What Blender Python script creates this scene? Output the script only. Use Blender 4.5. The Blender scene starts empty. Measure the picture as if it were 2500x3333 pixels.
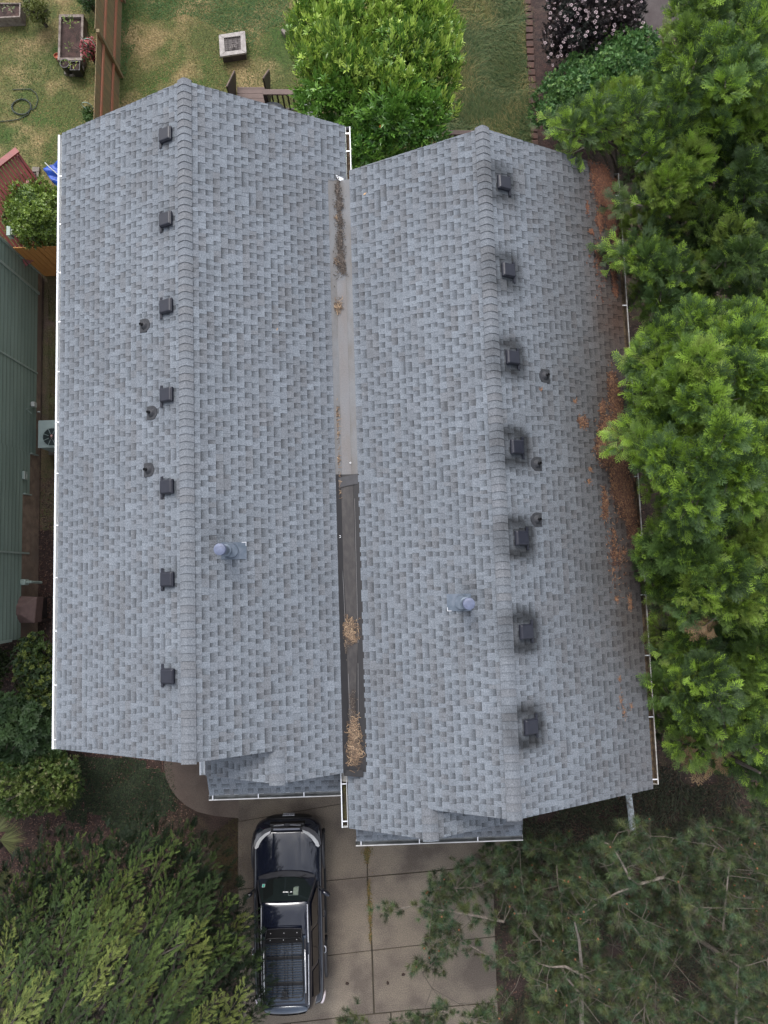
import bpy, math, random
import numpy as np
from mathutils import Vector, Matrix, Euler
random.seed(7); RNG = np.random.default_rng(7)
R = math.radians
S = bpy.context.scene
COL = S.collection
# ------------------------------------------------------------------ camera (a drone 20 m above the ground, looking almost straight down)
H = 20.0
TILT, ROLL, FPX = 0.091, 0.005, 2309.0
fwd = Vector((math.sin(ROLL)*math.cos(TILT), math.sin(TILT), -math.cos(TILT)*math.cos(ROLL))).normalized()
rgt = fwd.cross(Vector((0, 1, 0))).normalized(); upv = rgt.cross(fwd)
cd = bpy.data.cameras.new('camera'); cam = bpy.data.objects.new('camera', cd); COL.objects.link(cam)
cam.matrix_world = Matrix(((rgt.x, upv.x, -fwd.x, 0), (rgt.y, upv.y, -fwd.y, 0), (rgt.z, upv.z, -fwd.z, H), (0, 0, 0, 1)))
cd.sensor_fit = 'HORIZONTAL'; cd.sensor_width = 36.0; cd.lens = 36.0*FPX/2500; cd.clip_end = 500; cd.clip_start = 0.1
S.camera = cam
S.render.resolution_x, S.render.resolution_y = 768, 1024
# ------------------------------------------------------------------ sky and sun
SUN_EL, SUN_AZ = R(54), R(-17)      # azimuth measured from +Y towards +X
w = bpy.data.worlds.new('World'); S.world = w; w.use_nodes = True
nt = w.node_tree; nt.nodes.clear(); N = nt.nodes.new; LK = nt.links.new
out = N('ShaderNodeOutputWorld'); bg = N('ShaderNodeBackground'); sky = N('ShaderNodeTexSky')
sky.sky_type = 'NISHITA'; sky.sun_disc = False; sky.sun_elevation = SUN_EL; sky.sun_rotation = SUN_AZ
sky.air_density = 1.0; sky.dust_density = 3.0; sky.ozone_density = 1.0
hs = N('ShaderNodeHueSaturation'); hs.inputs['Saturation'].default_value = 0.30; hs.inputs['Value'].default_value = 1.65
tc = N('ShaderNodeTexCoord'); nz = N('ShaderNodeTexNoise'); nz.inputs['Scale'].default_value = 3.2; nz.inputs['Detail'].default_value = 6
rp = N('ShaderNodeValToRGB'); rp.color_ramp.elements[0].position = .36; rp.color_ramp.elements[0].color = (.62, .64, .70, 1)
rp.color_ramp.elements[1].position = .68; rp.color_ramp.elements[1].color = (1.35, 1.33, 1.30, 1)
mx = N('ShaderNodeMix'); mx.data_type = 'RGBA'; mx.blend_type = 'MULTIPLY'; mx.inputs[0].default_value = 1
LK(sky.outputs[0], hs.inputs['Color']); LK(tc.outputs['Generated'], nz.inputs['Vector']); LK(nz.outputs['Fac'], rp.inputs[0])
LK(hs.outputs[0], mx.inputs[6]); LK(rp.outputs[0], mx.inputs[7]); LK(mx.outputs[2], bg.inputs['Color']); LK(bg.outputs[0], out.inputs[0])
bg.inputs['Strength'].default_value = 0.15
sl = bpy.data.lights.new('sun', 'SUN'); sl.energy = 0.8; sl.angle = R(18); sl.color = (1, .965, .91)
so = bpy.data.objects.new('sun', sl); COL.objects.link(so)
sd = Vector((math.sin(SUN_AZ)*math.cos(SUN_EL), math.cos(SUN_AZ)*math.cos(SUN_EL), math.sin(SUN_EL)))
so.rotation_euler = sd.to_track_quat('Z', 'Y').to_euler(); so.location = sd*60
S.view_settings.view_transform = 'Standard'; S.view_settings.look = 'None'; S.view_settings.gamma = 1
S.view_settings.exposure = 0.52
# ------------------------------------------------------------------ helpers
def P(u, v, z=0.0):
    """pixel of the photograph + a height above the ground -> the point of the place that was measured there"""
    d = fwd + rgt*((u-1250)/FPX) - upv*((v-1666.5)/FPX)
    k = (z-H)/d.z
    return Vector((d.x*k, d.y*k, z))
PHI = 0.032
CP, SP = math.cos(PHI), math.sin(PHI)
def W(a, b, z=0.0): return Vector((a*CP-b*SP, a*SP+b*CP, z))
def LF(v): return (v.x*CP+v.y*SP, -v.x*SP+v.y*CP, v.z)
def c8(r, g, b, k=1.0):
    f = lambda c: ((c/255+.055)/1.055)**2.4 if c > 10 else c/255/12.92
    return (f(r)*k, f(g)*k, f(b)*k)
WM = {}
def wmat(o): return WM.get(o.name, Matrix.Identity(4))
def tag(o, label=None, cat=None, group=None, kind=None):
    if label: o['label'] = label
    if cat: o['category'] = cat
    if group: o['group'] = group
    if kind: o['kind'] = kind
    return o
def thing(name, label, cat, loc=(0, 0, 0), rz=0.0, group=None):
    o = bpy.data.objects.new(name, None); COL.objects.link(o); o.empty_display_size = .3
    o.location = loc; o.rotation_euler = (0, 0, rz)
    WM[o.name] = Matrix.Translation(Vector(loc)) @ Matrix.Rotation(rz, 4, 'Z')
    return tag(o, label, cat, group)
def link(name, me, parent=None, mat=None, world=True, loc=None):
    o = bpy.data.objects.new(name, me); COL.objects.link(o)
    if mat:
        for m_ in (mat if isinstance(mat, (list, tuple)) else [mat]): me.materials.append(m_)
    if parent is not None:
        o.parent = parent
        if world: me.transform(wmat(parent).inverted())
        WM[o.name] = wmat(parent).copy()
    elif loc is not None:
        me.transform(Matrix.Translation(-Vector(loc))); o.location = loc
        WM[o.name] = Matrix.Translation(Vector(loc))
    return o
def copy_tree(o, parent=None):
    c = o.copy(); COL.objects.link(c); c.parent = parent
    for ch in [x for x in COL.objects if x.parent == o]: copy_tree(ch, c)
    return c
class MB:
    def __init__(s, M=None): s.v = []; s.f = []; s.M = M
    def add(s, vs, fs):
        n = len(s.v)
        s.v += [tuple((s.M @ Vector(q)) if s.M else q) for q in vs]; s.f += [tuple(i+n for i in f) for f in fs]; return s
    def box(s, c, d, rz=0, M=None):
        hx, hy, hz = d[0]/2, d[1]/2, d[2]/2
        m = M or (Matrix.Translation(Vector(c)) @ Matrix.Rotation(rz, 4, 'Z'))
        vs = [m @ Vector((x*hx, y*hy, z*hz)) for x in (-1, 1) for y in (-1, 1) for z in (-1, 1)]
        return s.add(vs, [(0, 1, 3, 2), (4, 6, 7, 5), (0, 4, 5, 1), (2, 3, 7, 6), (0, 2, 6, 4), (1, 5, 7, 3)])
    def bar(s, p, q, wd, ht, up=(0, 0, 1)):
        p = Vector(p); q = Vector(q); y = (q-p); L = y.length; y = y/L; x = y.cross(Vector(up)).normalized(); z = x.cross(y)
        m = Matrix(((x.x, y.x, z.x, (p.x+q.x)/2), (x.y, y.y, z.y, (p.y+q.y)/2), (x.z, y.z, z.z, (p.z+q.z)/2), (0, 0, 0, 1)))
        return s.box(None, (wd, L, ht), M=m)
    def tube(s, pts, r, n=6, cap=True):
        pts = [Vector(p) for p in pts]; m = len(pts); rr = r if isinstance(r, (list, tuple)) else [r]*m
        vs = []
        for i, p in enumerate(pts):
            t = (pts[min(i+1, m-1)]-pts[max(i-1, 0)]).normalized()
            ref = Vector((0, 0, 1)) if abs(t.z) < .9 else Vector((1, 0, 0))
            x = t.cross(ref).normalized(); y = x.cross(t)
            for k in range(n):
                a = 2*math.pi*k/n; vs.append(p+x*(rr[i]*math.cos(a))+y*(rr[i]*math.sin(a)))
        fs = [(i*n+k, i*n+(k+1) % n, (i+1)*n+(k+1) % n, (i+1)*n+k) for i in range(m-1) for k in range(n)]
        if cap: fs += [tuple(range(n))[::-1], tuple((m-1)*n+k for k in range(n))]
        return s.add(vs, fs)
    def lathe(s, c, prof, n=20, axis=None):
        c = Vector(c); m = axis.to_track_quat('Z', 'Y').to_matrix() if axis else Matrix.Identity(3)
        vs = [c + m @ Vector((r*math.cos(2*math.pi*k/n), r*math.sin(2*math.pi*k/n), z)) for r, z in prof for k in range(n)]
        fs = [(i*n+k, i*n+(k+1) % n, (i+1)*n+(k+1) % n, (i+1)*n+k) for i in range(len(prof)-1) for k in range(n)]
        if prof[-1][0] > 1e-4: fs.append(tuple((len(prof)-1)*n+k for k in range(n)))
        if prof[0][0] > 1e-4: fs.append(tuple(range(n))[::-1])
        return s.add(vs, fs)
    def prism(s, pts, z0, z1):
        n = len(pts); area = sum(pts[i][0]*pts[(i+1) % n][1]-pts[(i+1) % n][0]*pts[i][1] for i in range(n))
        if area < 0: pts = pts[::-1]
        vs = [(p[0], p[1], z0) for p in pts]+[(p[0], p[1], z1) for p in pts]
        return s.add(vs, [tuple(range(n))[::-1], tuple(range(n, 2*n))]+[(i, (i+1) % n, n+(i+1) % n, n+i) for i in range(n)])
    def poly(s, pts): return s.add(pts, [tuple(range(len(pts)))])
    def slab(s, pts, t):
        """polygon in any plane, given thickness downwards (world z)"""
        n = len(pts); pts = [Vector(p) for p in pts]
        vs = pts+[p-Vector((0, 0, t)) for p in pts]
        return s.add(vs, [tuple(range(n)), tuple(range(n, 2*n))[::-1]]+[(i, n+i, n+(i+1) % n, (i+1) % n) for i in range(n)])
    def mesh(s, smooth=False):
        me = bpy.data.meshes.new('m'); me.from_pydata([tuple(v) for v in s.v], [], s.f); me.update()
        if smooth: me.shade_smooth()
        return me
    def build(s, name, mat, parent=None, smooth=False, bevel=0, world=True, loc=None, sub=0):
        o = link(name, s.mesh(smooth), parent, mat, world, loc)
        if bevel:
            b = o.modifiers.new('b', 'BEVEL'); b.width = bevel; b.segments = 2; b.limit_method = 'ANGLE'; b.angle_limit = R(40)
        if sub:
            b = o.modifiers.new('s', 'SUBSURF'); b.levels = sub; b.render_levels = sub
        return o
def fastmesh(V, F, C=None):
    """V (n,3), F (m,k) uniform faces, C (n,3) vertex colours -> mesh with colour attribute 'tint'"""
    V = np.ascontiguousarray(V, dtype=np.float32); F = np.ascontiguousarray(F, dtype=np.int32)
    me = bpy.data.meshes.new('m'); me.vertices.add(len(V)); me.vertices.foreach_set('co', V.ravel())
    m, k = F.shape; me.loops.add(m*k); me.loops.foreach_set('vertex_index', F.ravel())
    me.polygons.add(m); me.polygons.foreach_set('loop_start', np.arange(0, m*k, k, dtype=np.int32))
    try: me.polygons.foreach_set('loop_total', np.full(m, k, dtype=np.int32))
    except Exception: pass
    me.update(calc_edges=True)
    if C is not None:
        ca = me.color_attributes.new('tint', 'FLOAT_COLOR', 'POINT')
        c4 = np.ones((len(V), 4), dtype=np.float32); c4[:, :3] = C; ca.data.foreach_set('color', c4.ravel())
    return me
def vnoise(x, y, seed=0, sc=1.0):
    x = np.asarray(x)*sc; y = np.asarray(y)*sc
    xi = np.floor(x).astype(np.int64); yi = np.floor(y).astype(np.int64); fx = x-xi; fy = y-yi
    fx = fx*fx*(3-2*fx); fy = fy*fy*(3-2*fy)
    def h(a, b):
        n = (a*374761393+b*668265263+seed*1442695041) & 0x7fffffff; n = ((n ^ (n >> 13))*1274126177) & 0x7fffffff
        return ((n ^ (n >> 16)) & 0xffff)/65535.0
    return (h(xi, yi)*(1-fx)+h(xi+1, yi)*fx)*(1-fy)+(h(xi, yi+1)*(1-fx)+h(xi+1, yi+1)*fx)*fy
def fbm(x, y, seed=0, sc=1.0, o=4):
    r = 0; a = .5
    for i in range(o): r = r+a*vnoise(x, y, seed+i*17, sc*2**i); a /= 2
    return r/(1-.5**o)
# ------------------------------------------------------------------ materials
def mat(name, base, rough=.8, metal=0, var=None, sc=6.0, det=6, bump=0.0, bsc=40, speck=0.0, ssc=120, attr=False, trans=0.0, spec=None, coat=0, stretch=None, lo=.38, hi=.64, third=None, tsc=.6):
    m = bpy.data.materials.new(name); m.use_nodes = True; t = m.node_tree; b = t.nodes['Principled BSDF']; n_ = t.nodes.new; l = t.links.new
    b.inputs['Roughness'].default_value = rough; b.inputs['Metallic'].default_value = metal
    if spec is not None: b.inputs['Specular IOR Level'].default_value = spec
    if coat: b.inputs['Coat Weight'].default_value = coat; b.inputs['Coat Roughness'].default_value = .03
    tcn = n_('ShaderNodeTexCoord'); vec = tcn.outputs['Object']
    if stretch:
        mp = n_('ShaderNodeMapping'); mp.inputs['Scale'].default_value = stretch; l(vec, mp.inputs[0]); vec = mp.outputs[0]
    if attr:
        a = n_('ShaderNodeAttribute'); a.attribute_name = 'tint'; cur = a.outputs['Color']
    else:
        rgb = n_('ShaderNodeRGB'); rgb.outputs[0].default_value = (*base, 1); cur = rgb.outputs[0]
    def noise(scale, d=5):
        q = n_('ShaderNodeTexNoise'); q.inputs['Scale'].default_value = scale; q.inputs['Detail'].default_value = d; l(vec, q.inputs['Vector']); return q.outputs['Fac']
    def ramp(f, lo_, hi_):
        r_ = n_('ShaderNodeMapRange'); r_.inputs[1].default_value = lo_; r_.inputs[2].default_value = hi_; l(f, r_.inputs[0]); return r_.outputs[0]
    def mix(f, c1, c2, bt='MIX'):
        x_ = n_('ShaderNodeMix'); x_.data_type = 'RGBA'; x_.blend_type = bt
        if isinstance(f, float): x_.inputs[0].default_value = f
        else: l(f, x_.inputs[0])
        for i_, c_ in ((6, c1), (7, c2)):
            if isinstance(c_, tuple): x_.inputs[i_].default_value = (*c_, 1)
            else: l(c_, x_.inputs[i_])
        return x_.outputs[2]
    if third: cur = mix(ramp(noise(tsc, 4), .42, .62), cur, third)
    if var: cur = mix(ramp(noise(sc, det), lo, hi), cur, var)
    if speck:
        f = ramp(noise(ssc, 2), .25, .75)
        cur = mix(1.0, cur, mix(f, (1-speck,)*3, (1+speck,)*3), 'MULTIPLY')
    l(cur, b.inputs['Base Color'])
    if bump:
        bp = n_('ShaderNodeBump'); bp.inputs['Strength'].default_value = bump; bp.inputs['Distance'].default_value = .02; l(noise(bsc, 4), bp.inputs['Height']); l(bp.outputs[0], b.inputs['Normal'])
    if trans:
        tr = n_('ShaderNodeBsdfTranslucent'); l(cur, tr.inputs['Color']); ms = n_('ShaderNodeMixShader'); ms.inputs[0].default_value = trans
        l(b.outputs[0], ms.inputs[1]); l(tr.outputs[0], ms.inputs[2]); l(ms.outputs[0], t.nodes['Material Output'].inputs[0])
    return m
M = {}
M['shingle'] = mat('asphalt_shingle', (.2, .2, .2), .92, attr=True, speck=.34, ssc=46, spec=.3, bump=.25, bsc=60)
M['white'] = mat('white_painted_metal', (.72, .74, .76), .35, var=(.62, .64, .66), sc=3, speck=.05)
M['old_white'] = mat('weathered_gutter_paint', (.42, .41, .39), .6, var=(.20, .185, .165), sc=4, det=8, speck=.3, ssc=30)
M['gut_in'] = mat('gutter_inside', (.84, .87, .89), .4, var=(.76, .79, .81), sc=5)
M['gut_in2'] = mat('dull_gutter_inside', (.22, .235, .24), .5, var=(.13, .135, .13), sc=6)
M['gut_dirt'] = mat('gutter_debris', (.05, .034, .022), .95, var=(.12, .085, .05), sc=14, speck=.5, ssc=60, bump=.6)
M['siding_g'] = mat('green_siding', (.215, .285, .245), .6, var=(.18, .245, .21), sc=2.5, speck=.10, bump=.1, stretch=(1, .2, 1))
M['trim_g'] = mat('green_trim', (.30, .37, .335), .5, var=(.25, .31, .28), sc=4)
M['siding_w'] = mat('beige_siding', (.40, .38, .34), .7, var=(.34, .32, .29), sc=2)
M['found'] = mat('concrete_foundation', (.27, .20, .15), .9, var=(.18, .13, .10), sc=5, speck=.25, third=(.15, .12, .10))
M['membrane'] = mat('black_membrane', (.010, .009, .010), .6, var=(.014, .013, .014), sc=3, speck=.2, ssc=50, stretch=(2.5, .8, 1), bump=.1)
M['membrane_w'] = mat('worn_membrane', (.022, .019, .019), .6, var=(.038, .033, .031), sc=5, speck=.3, ssc=60, stretch=(3, 1.2, 1))
M['rolled'] = mat('rolled_roofing', (.160, .164, .170), .95, var=(.135, .128, .122), sc=2.2, speck=.25, ssc=110, stretch=(2, .7, 1))
M['rolled_b'] = mat('stained_rolled_roofing', (.155, .145, .14), .95, var=(.16, .16, .165), sc=1.6, speck=.25, ssc=110, stretch=(2, .6, 1))
M['vent'] = mat('dark_vent_plastic', (.009, .010, .018), .42, var=(.013, .014, .023), sc=8)
M['rubber'] = mat('vent_boot_rubber', (.022, .023, .028), .7, var=(.034, .036, .04), sc=12)
M['black'] = mat('black_plastic', (.006, .006, .007), .5)
M['flue'] = mat('flue_metal', (.115, .135, .205), .5, metal=.1, var=(.09, .105, .16), sc=12)
M['flash'] = mat('flashing_metal', (.095, .12, .15), .4, metal=.4, var=(.14, .165, .20), sc=8)
M['cap_w'] = mat('bright_metal', (.8, .8, .82), .3, metal=.4)
M['asph'] = mat('gravel_path', (.075, .062, .060), .95, var=(.055, .043, .042), sc=3, speck=.45, ssc=60, bump=.4)
M['conc'] = mat('exposed_concrete', (.160, .132, .102), .9, var=(.100, .081, .066), sc=1.0, det=8, speck=.42, ssc=42, bump=.15, bsc=60, third=(.215, .180, .140), tsc=.5, lo=.40, hi=.62)
M['conc_d'] = mat('joint_dirt', (.035, .028, .02), .95, var=(.05, .04, .025), sc=12)
M['concw'] = mat('walkway_concrete', (.11, .083, .068), .9, var=(.085, .064, .054), sc=1.5, speck=.25, ssc=60, third=(.125, .10, .082))
M['bark'] = mat('bark_mulch', (.050, .031, .025), .97, var=(.030, .020, .015), sc=5, speck=.65, ssc=34, bump=.8, bsc=30, third=(.06, .045, .026), tsc=.7)
M['redbark'] = mat('red_bark_mulch', (.055, .028, .023), .97, var=(.028, .017, .015), sc=6, speck=.65, ssc=36, bump=.8, bsc=34, third=(.05, .033, .026), tsc=.9)
M['dirt'] = mat('side_yard_dirt', (.15, .11, .065), .97, var=(.085, .085, .035), sc=2.4, speck=.5, ssc=40, bump=.6, third=(.10, .07, .055), tsc=.9)
M['brick'] = mat('edging_brick', (.085, .043, .032), .9, var=(.055, .032, .026), sc=5, speck=.3, ssc=50)
M['fence'] = mat('weathered_fence_boards', (.20, .145, .070), .85, var=(.14, .115, .060), sc=3, speck=.3, ssc=50, stretch=(1, 5, .5), third=(.22, .135, .065), tsc=2)
M['fence_r'] = mat('stained_rail', (.34, .125, .070), .75, var=(.27, .12, .07), sc=6, speck=.15)
M['cedar'] = mat('orange_cedar', (.62, .29, .085), .7, var=(.52, .24, .075), sc=4, speck=.2, stretch=(6, 1, 1))
M['redwood'] = mat('dark_red_slats', (.23, .045, .040), .45, var=(.17, .038, .033), sc=6)
M['deck'] = mat('brown_deck', (.13, .088, .076), .7, var=(.10, .067, .058), sc=3, speck=.2)
M['deck_d'] = mat('dark_brown_deck', (.030, .021, .019), .6, var=(.02, .014, .013), sc=4)
M['timber'] = mat('grey_timber', (.24, .20, .175), .85, var=(.13, .10, .085), sc=9, speck=.25, stretch=(1, 1, 1))
M['soil'] = mat('bed_soil', (.055, .033, .030), .97, var=(.032, .02, .017), sc=6, speck=.55, ssc=45, bump=.8, third=(.08, .045, .038), tsc=2)
M['pitc'] = mat('pale_concrete_tile', (.33, .30, .285), .75, var=(.25, .225, .21), sc=9, speck=.12, third=(.37, .34, .32), tsc=3)
M['pitd'] = mat('fire_pit_pan', (.045, .034, .034), .6, var=(.07, .055, .05), sc=10, speck=.3)
M['ash'] = mat('ash', (.30, .27, .25), .95, var=(.06, .05, .05), sc=30)
M['tarp'] = mat('blue_tarp', (.012, .075, .42), .4, var=(.008, .045, .28), sc=9, bump=.5, bsc=18)
M['ac'] = mat('grey_green_metal', (.30, .37, .36), .45, var=(.27, .33, .32), sc=5)
M['ac_d'] = mat('condenser_dark', (.012, .022, .024), .4)
M['cover'] = mat('brown_cover', (.15, .095, .085), .7, var=(.115, .072, .064), sc=7, speck=.2, bump=.3, bsc=12)
M['terra'] = mat('terracotta', (.38, .10, .045), .75, var=(.30, .08, .04), sc=10)
M['potb'] = mat('dark_pot', (.018, .016, .017), .5)
M['block'] = mat('grey_block', (.20, .175, .15), .9, var=(.14, .12, .10), sc=9, speck=.2)
M['hose'] = mat('dark_hose', (.018, .030, .022), .55)
M['paint'] = mat('black_car_paint', (.008, .010, .019), .09, spec=.6, coat=.6)
M['paint_b'] = mat('dark_blue_car_paint', (.040, .055, .080), .06, spec=.6, coat=.6)  # black paint with the bluish sky reflection mixed into its base colour
M['glass'] = mat('tinted_glass', (.007, .012, .012), .05, spec=.55, coat=.3)
M['side_glass'] = mat('side_glass', (.014, .012, .012), .08, spec=.6)
M['trimb'] = mat('grey_plastic_trim', (.028, .028, .033), .5, var=(.02, .02, .024), sc=9)
M['chrome'] = mat('chrome', (.82, .83, .86), .12, metal=.9)
M['silver'] = mat('silver_rail', (.72, .73, .76), .28, metal=.5)
M['lamp'] = mat('headlight_lens', (.62, .62, .62), .12, spec=.8)
M['lampd'] = mat('headlight_smoked', (.10, .10, .11), .1, spec=.8)
M['taill'] = mat('tail_lens', (.62, .55, .58), .15, spec=.8)
M['tyre'] = mat('tyre', (.012, .012, .012), .85)
M['plate'] = mat('plate_face', (.50, .52, .58), .4)
M['ink'] = mat('dark_ink', (.03, .035, .06), .6)
M['teal'] = mat('teal_sticker', (.02, .36, .26), .5)
M['cone'] = mat('pine_cone', (.035, .022, .016), .9)
M['bark_t'] = mat('tree_bark', (.075, .062, .050), .9, var=(.045, .037, .03), sc=14, speck=.3)
M['bark_p'] = mat('pine_limb_bark', (.17, .145, .12), .9, var=(.10, .085, .07), sc=20, speck=.3)
M['leaf'] = mat('foliage', (.1, .2, .05), .5, attr=True, trans=.22, spec=.35)
M['leaf_g'] = mat('glossy_foliage', (.1, .2, .05), .33, attr=True, trans=.18, spec=.5)
M['needle'] = mat('dry_needles', (.2, .1, .05), .9, attr=True)
M['grassb'] = mat('grass_blades', (.1, .2, .05), .75, attr=True, trans=.25)
M['flower'] = mat('petals', (.5, .4, .4), .7, attr=True, trans=.2)
# ------------------------------------------------------------------ the ground and the paved areas
def px(pts, z=0.0): return [tuple(P(u, v, z)[:2]) for u, v in pts]
def sheet(name, pts, z, m, kind='structure'):
    mb = MB(); mb.poly([(x, y, z) for x, y in pts]); o = mb.build(name, m); tag(o, kind=kind); return o
g = MB(); g.poly([(-160, -160, 0), (160, -160, 0), (160, 160, 0), (-160, 160, 0)]); tag(g.build('ground', M['bark']), kind='structure')
M['lawn'] = mat('lawn', (.075, .085, .022), .95, var=(.22, .165, .075), sc=.9, det=12, speck=.6, ssc=22, bump=.6, third=(.040, .078, .012), tsc=.5, lo=.47, hi=.63)
M['lawn2'] = mat('long_grass_base', (.070, .095, .030), .95, var=(.15, .13, .055), sc=2.0, det=8, speck=.4, ssc=24, bump=.6)
lawn_pts = [(-60, 60), (3.0, 60), tuple(P(1470, -200)[:2]), tuple(P(1475, 560)[:2]), (-6, 8.2), (-8.2, 8.6), (-9.3, 9.1), (-30, 9.1)]
sheet('lawn', lawn_pts, .004, M['lawn'])
sheet('long_grass_strip', [tuple(P(1440, -300)[:2]), tuple(P(1700, -300)[:2]), tuple(P(1738, 420)[:2]), tuple(P(1742, 560)[:2]), tuple(P(1440, 600)[:2])], .008, M['lawn2'])
sheet('mulch_strip', px([(1700, -300), (1790, -300), (2080, 0), (2080, 400), (1780, 600), (1730, 600)]), .012, M['redbark'])
sheet('gravel_path', px([(2075, -300), (2330, -300), (2300, 0), (2225, 95), (2150, 130), (2090, 100), (2060, 0)]), .016, M['asph'])
sheet('side_yard', [LFW for LFW in [tuple(W(-9.5, 9.0)[:2]), tuple(W(-6.0, 9.0)[:2]), tuple(W(-6.0, 1.5)[:2]), tuple(W(-9.55, 1.5)[:2])]], .006, M['dirt'])
sheet('bark_bed', [tuple(W(-9.6, 1.6)[:2]), tuple(W(-6.0, 1.6)[:2]), tuple(W(-6.0, -3.6)[:2]), tuple(W(-5.2, -5.4)[:2]), tuple(W(-10.5, -8.5)[:2]), tuple(W(-16, -8.5)[:2]), tuple(W(-16, -1.6)[:2]), tuple(W(-9.6, -1.6)[:2])], .010, M['redbark'])
# driveway: concrete slabs with joints between them
joint = MB(); joint.prism(px([(775, 2560), (1690, 2560), (1690, 2820), (1607, 2830), (1625, 3600), (770, 3600)]), -.05, .030)
tag(joint.build('driveway_joints', M['conc_d']), kind='structure')
dv = MB()
def quad(a, b_, c, d_, g=3):
    q = [Vector((*P(u, v)[:2], 0)) for u, v in (a, b_, c, d_)]; cen = sum(q, Vector())/4
    q = [p+(cen-p).normalized()*g*.008 for p in q]; dv.prism([(p.x, p.y) for p in q], -.04, .048)
quad((775, 2500), (1196, 2500), (1196, 2600), (775, 2673))
quad((1196, 2400), (1605, 2400), (1605, 2816), (1196, 2852))
quad((775, 2673), (1196, 2600), (1196, 2852), (775, 2893), 2)
quad((775, 2893), (1196, 2852), (1211, 3091), (775, 3142))
quad((1196, 2852), (1605, 2816), (1613, 3046), (1211, 3091))
quad((1211, 3091), (1613, 3046), (1620, 3258), (1218, 3296))
quad((775, 3142), (1211, 3091), (1218, 3296), (775, 3345))
quad((1272, 3291), (1620, 3258), (1640, 3600), (1282, 3640))
quad((945, 3326), (1272, 3291), (1282, 3640), (960, 3660))
quad((770, 3345), (945, 3326), (960, 3660), (770, 3660))
quad((1605, 2560), (1690, 2560), (1690, 2808), (1605, 2816))
tag(dv.build('driveway', M['conc'], bevel=.006), kind='structure')
wk = MB(); wk.prism(px([(560, 2300), (535, 2490), (541, 2530), (556, 2566), (578, 2596), (608, 2622), (645, 2642), (700, 2655), (775, 2662), (790, 2662), (900, 2560), (900, 2300)]), -.04, .040)
tag(wk.build('walkway', M['concw'], bevel=.01), kind='structure')
# brick edging between the long grass and the mulch, ONE row
br = MB(); rr = random.Random(3); v = -60
while v < 600:
    x = 1716+(v/600)*30+rr.uniform(-2, 2); c = P(x, v); c.z = .03; br.box(c, (.21, .185, .09), rz=rr.uniform(-.07, .07)); v += 23
t_ = br.build('brick_edging', M['brick'], bevel=.01); tag(t_, 'row of dark red-brown edging bricks along the long grass strip', 'edging')
# ------------------------------------------------------------------ the house: two gabled halves joined at a valley
ZE = 5.5; M5 = .5
R1, R2 = -3.514, 2.248; Z1, Z2 = 7.037, 6.992
z1 = lambda a: Z1-M5*abs(a-R1)
z2 = lambda a: Z2-M5*abs(a-R2)
house = thing('duplex_house', 'joined pair of houses under two long grey shingle gables with a dark valley between', 'house', (0, 0, 0), PHI)
V1 = [8.69, 6.97, 5.25, 3.53, 1.79, .08, -1.67]; V2 = [7.54, 5.78, 4.06, 2.34, .63, -1.09, -2.79]
FL1, FL2 = (-3.05, .62), (1.60, -.54)
def stain1(a, b):
    f = np.ones_like(a); c = np.ones((len(a), 3))
    for vb in V1:
        d = np.hypot((a+3.86)*1.0, b-vb); f *= 1-.26*np.exp(-(d/.27)**2)
    d = np.hypot(a+2.95, b-.75); f *= 1-.35*np.exp(-(d/.22)**2)
    f *= .90+.20*fbm(a, b, 5, .9)
    return c*f[:, None]
def stain2(a, b):
    f = np.ones_like(a)
    for i, vb in enumerate(V2):
        k = (.55, .60, .75, .80, .88, .88, .84)[i]
        n = .35+.75*fbm(a, b, 11, 7)+.65*vnoise(a, b, 12, 28)
        d = np.maximum(np.abs(a-2.55)*1.02, np.abs(b-vb)*.92)*.6+.4*np.hypot(a-2.55, b-vb)
        f *= 1-np.clip(k*n*np.exp(-((d-.27)/.125)**2), 0, .78)
        f *= 1-.25*np.exp(-(d/.42)**2)
    d = np.hypot(a-1.62, b+.40); f *= 1-.38*np.exp(-(d/.24)**2)
    f *= .90+.20*fbm(a, b, 6, .8)
    c = np.ones((len(a), 3))*f[:, None]*.96
    e = np.clip((a-3.0)/1.9, 0, 1)*(.65+.85*fbm(a, b, 8, .7)); e = np.clip(e, 0, 1)
    lower = np.clip((b+4.4)/3.0, .35, 1)
    c *= 1-(e*lower)[:, None]*np.array([.52, .59, .65])
    st_ = np.clip((a-4.35)/.75, 0, 1)*np.clip(1.7*fbm(a, b, 19, 1.3)-.25, 0, 1)*np.clip((b+1.5)/2.5, .15, 1); c *= 1-st_[:, None]*np.array([.12, .42, .55])
    return c
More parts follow.
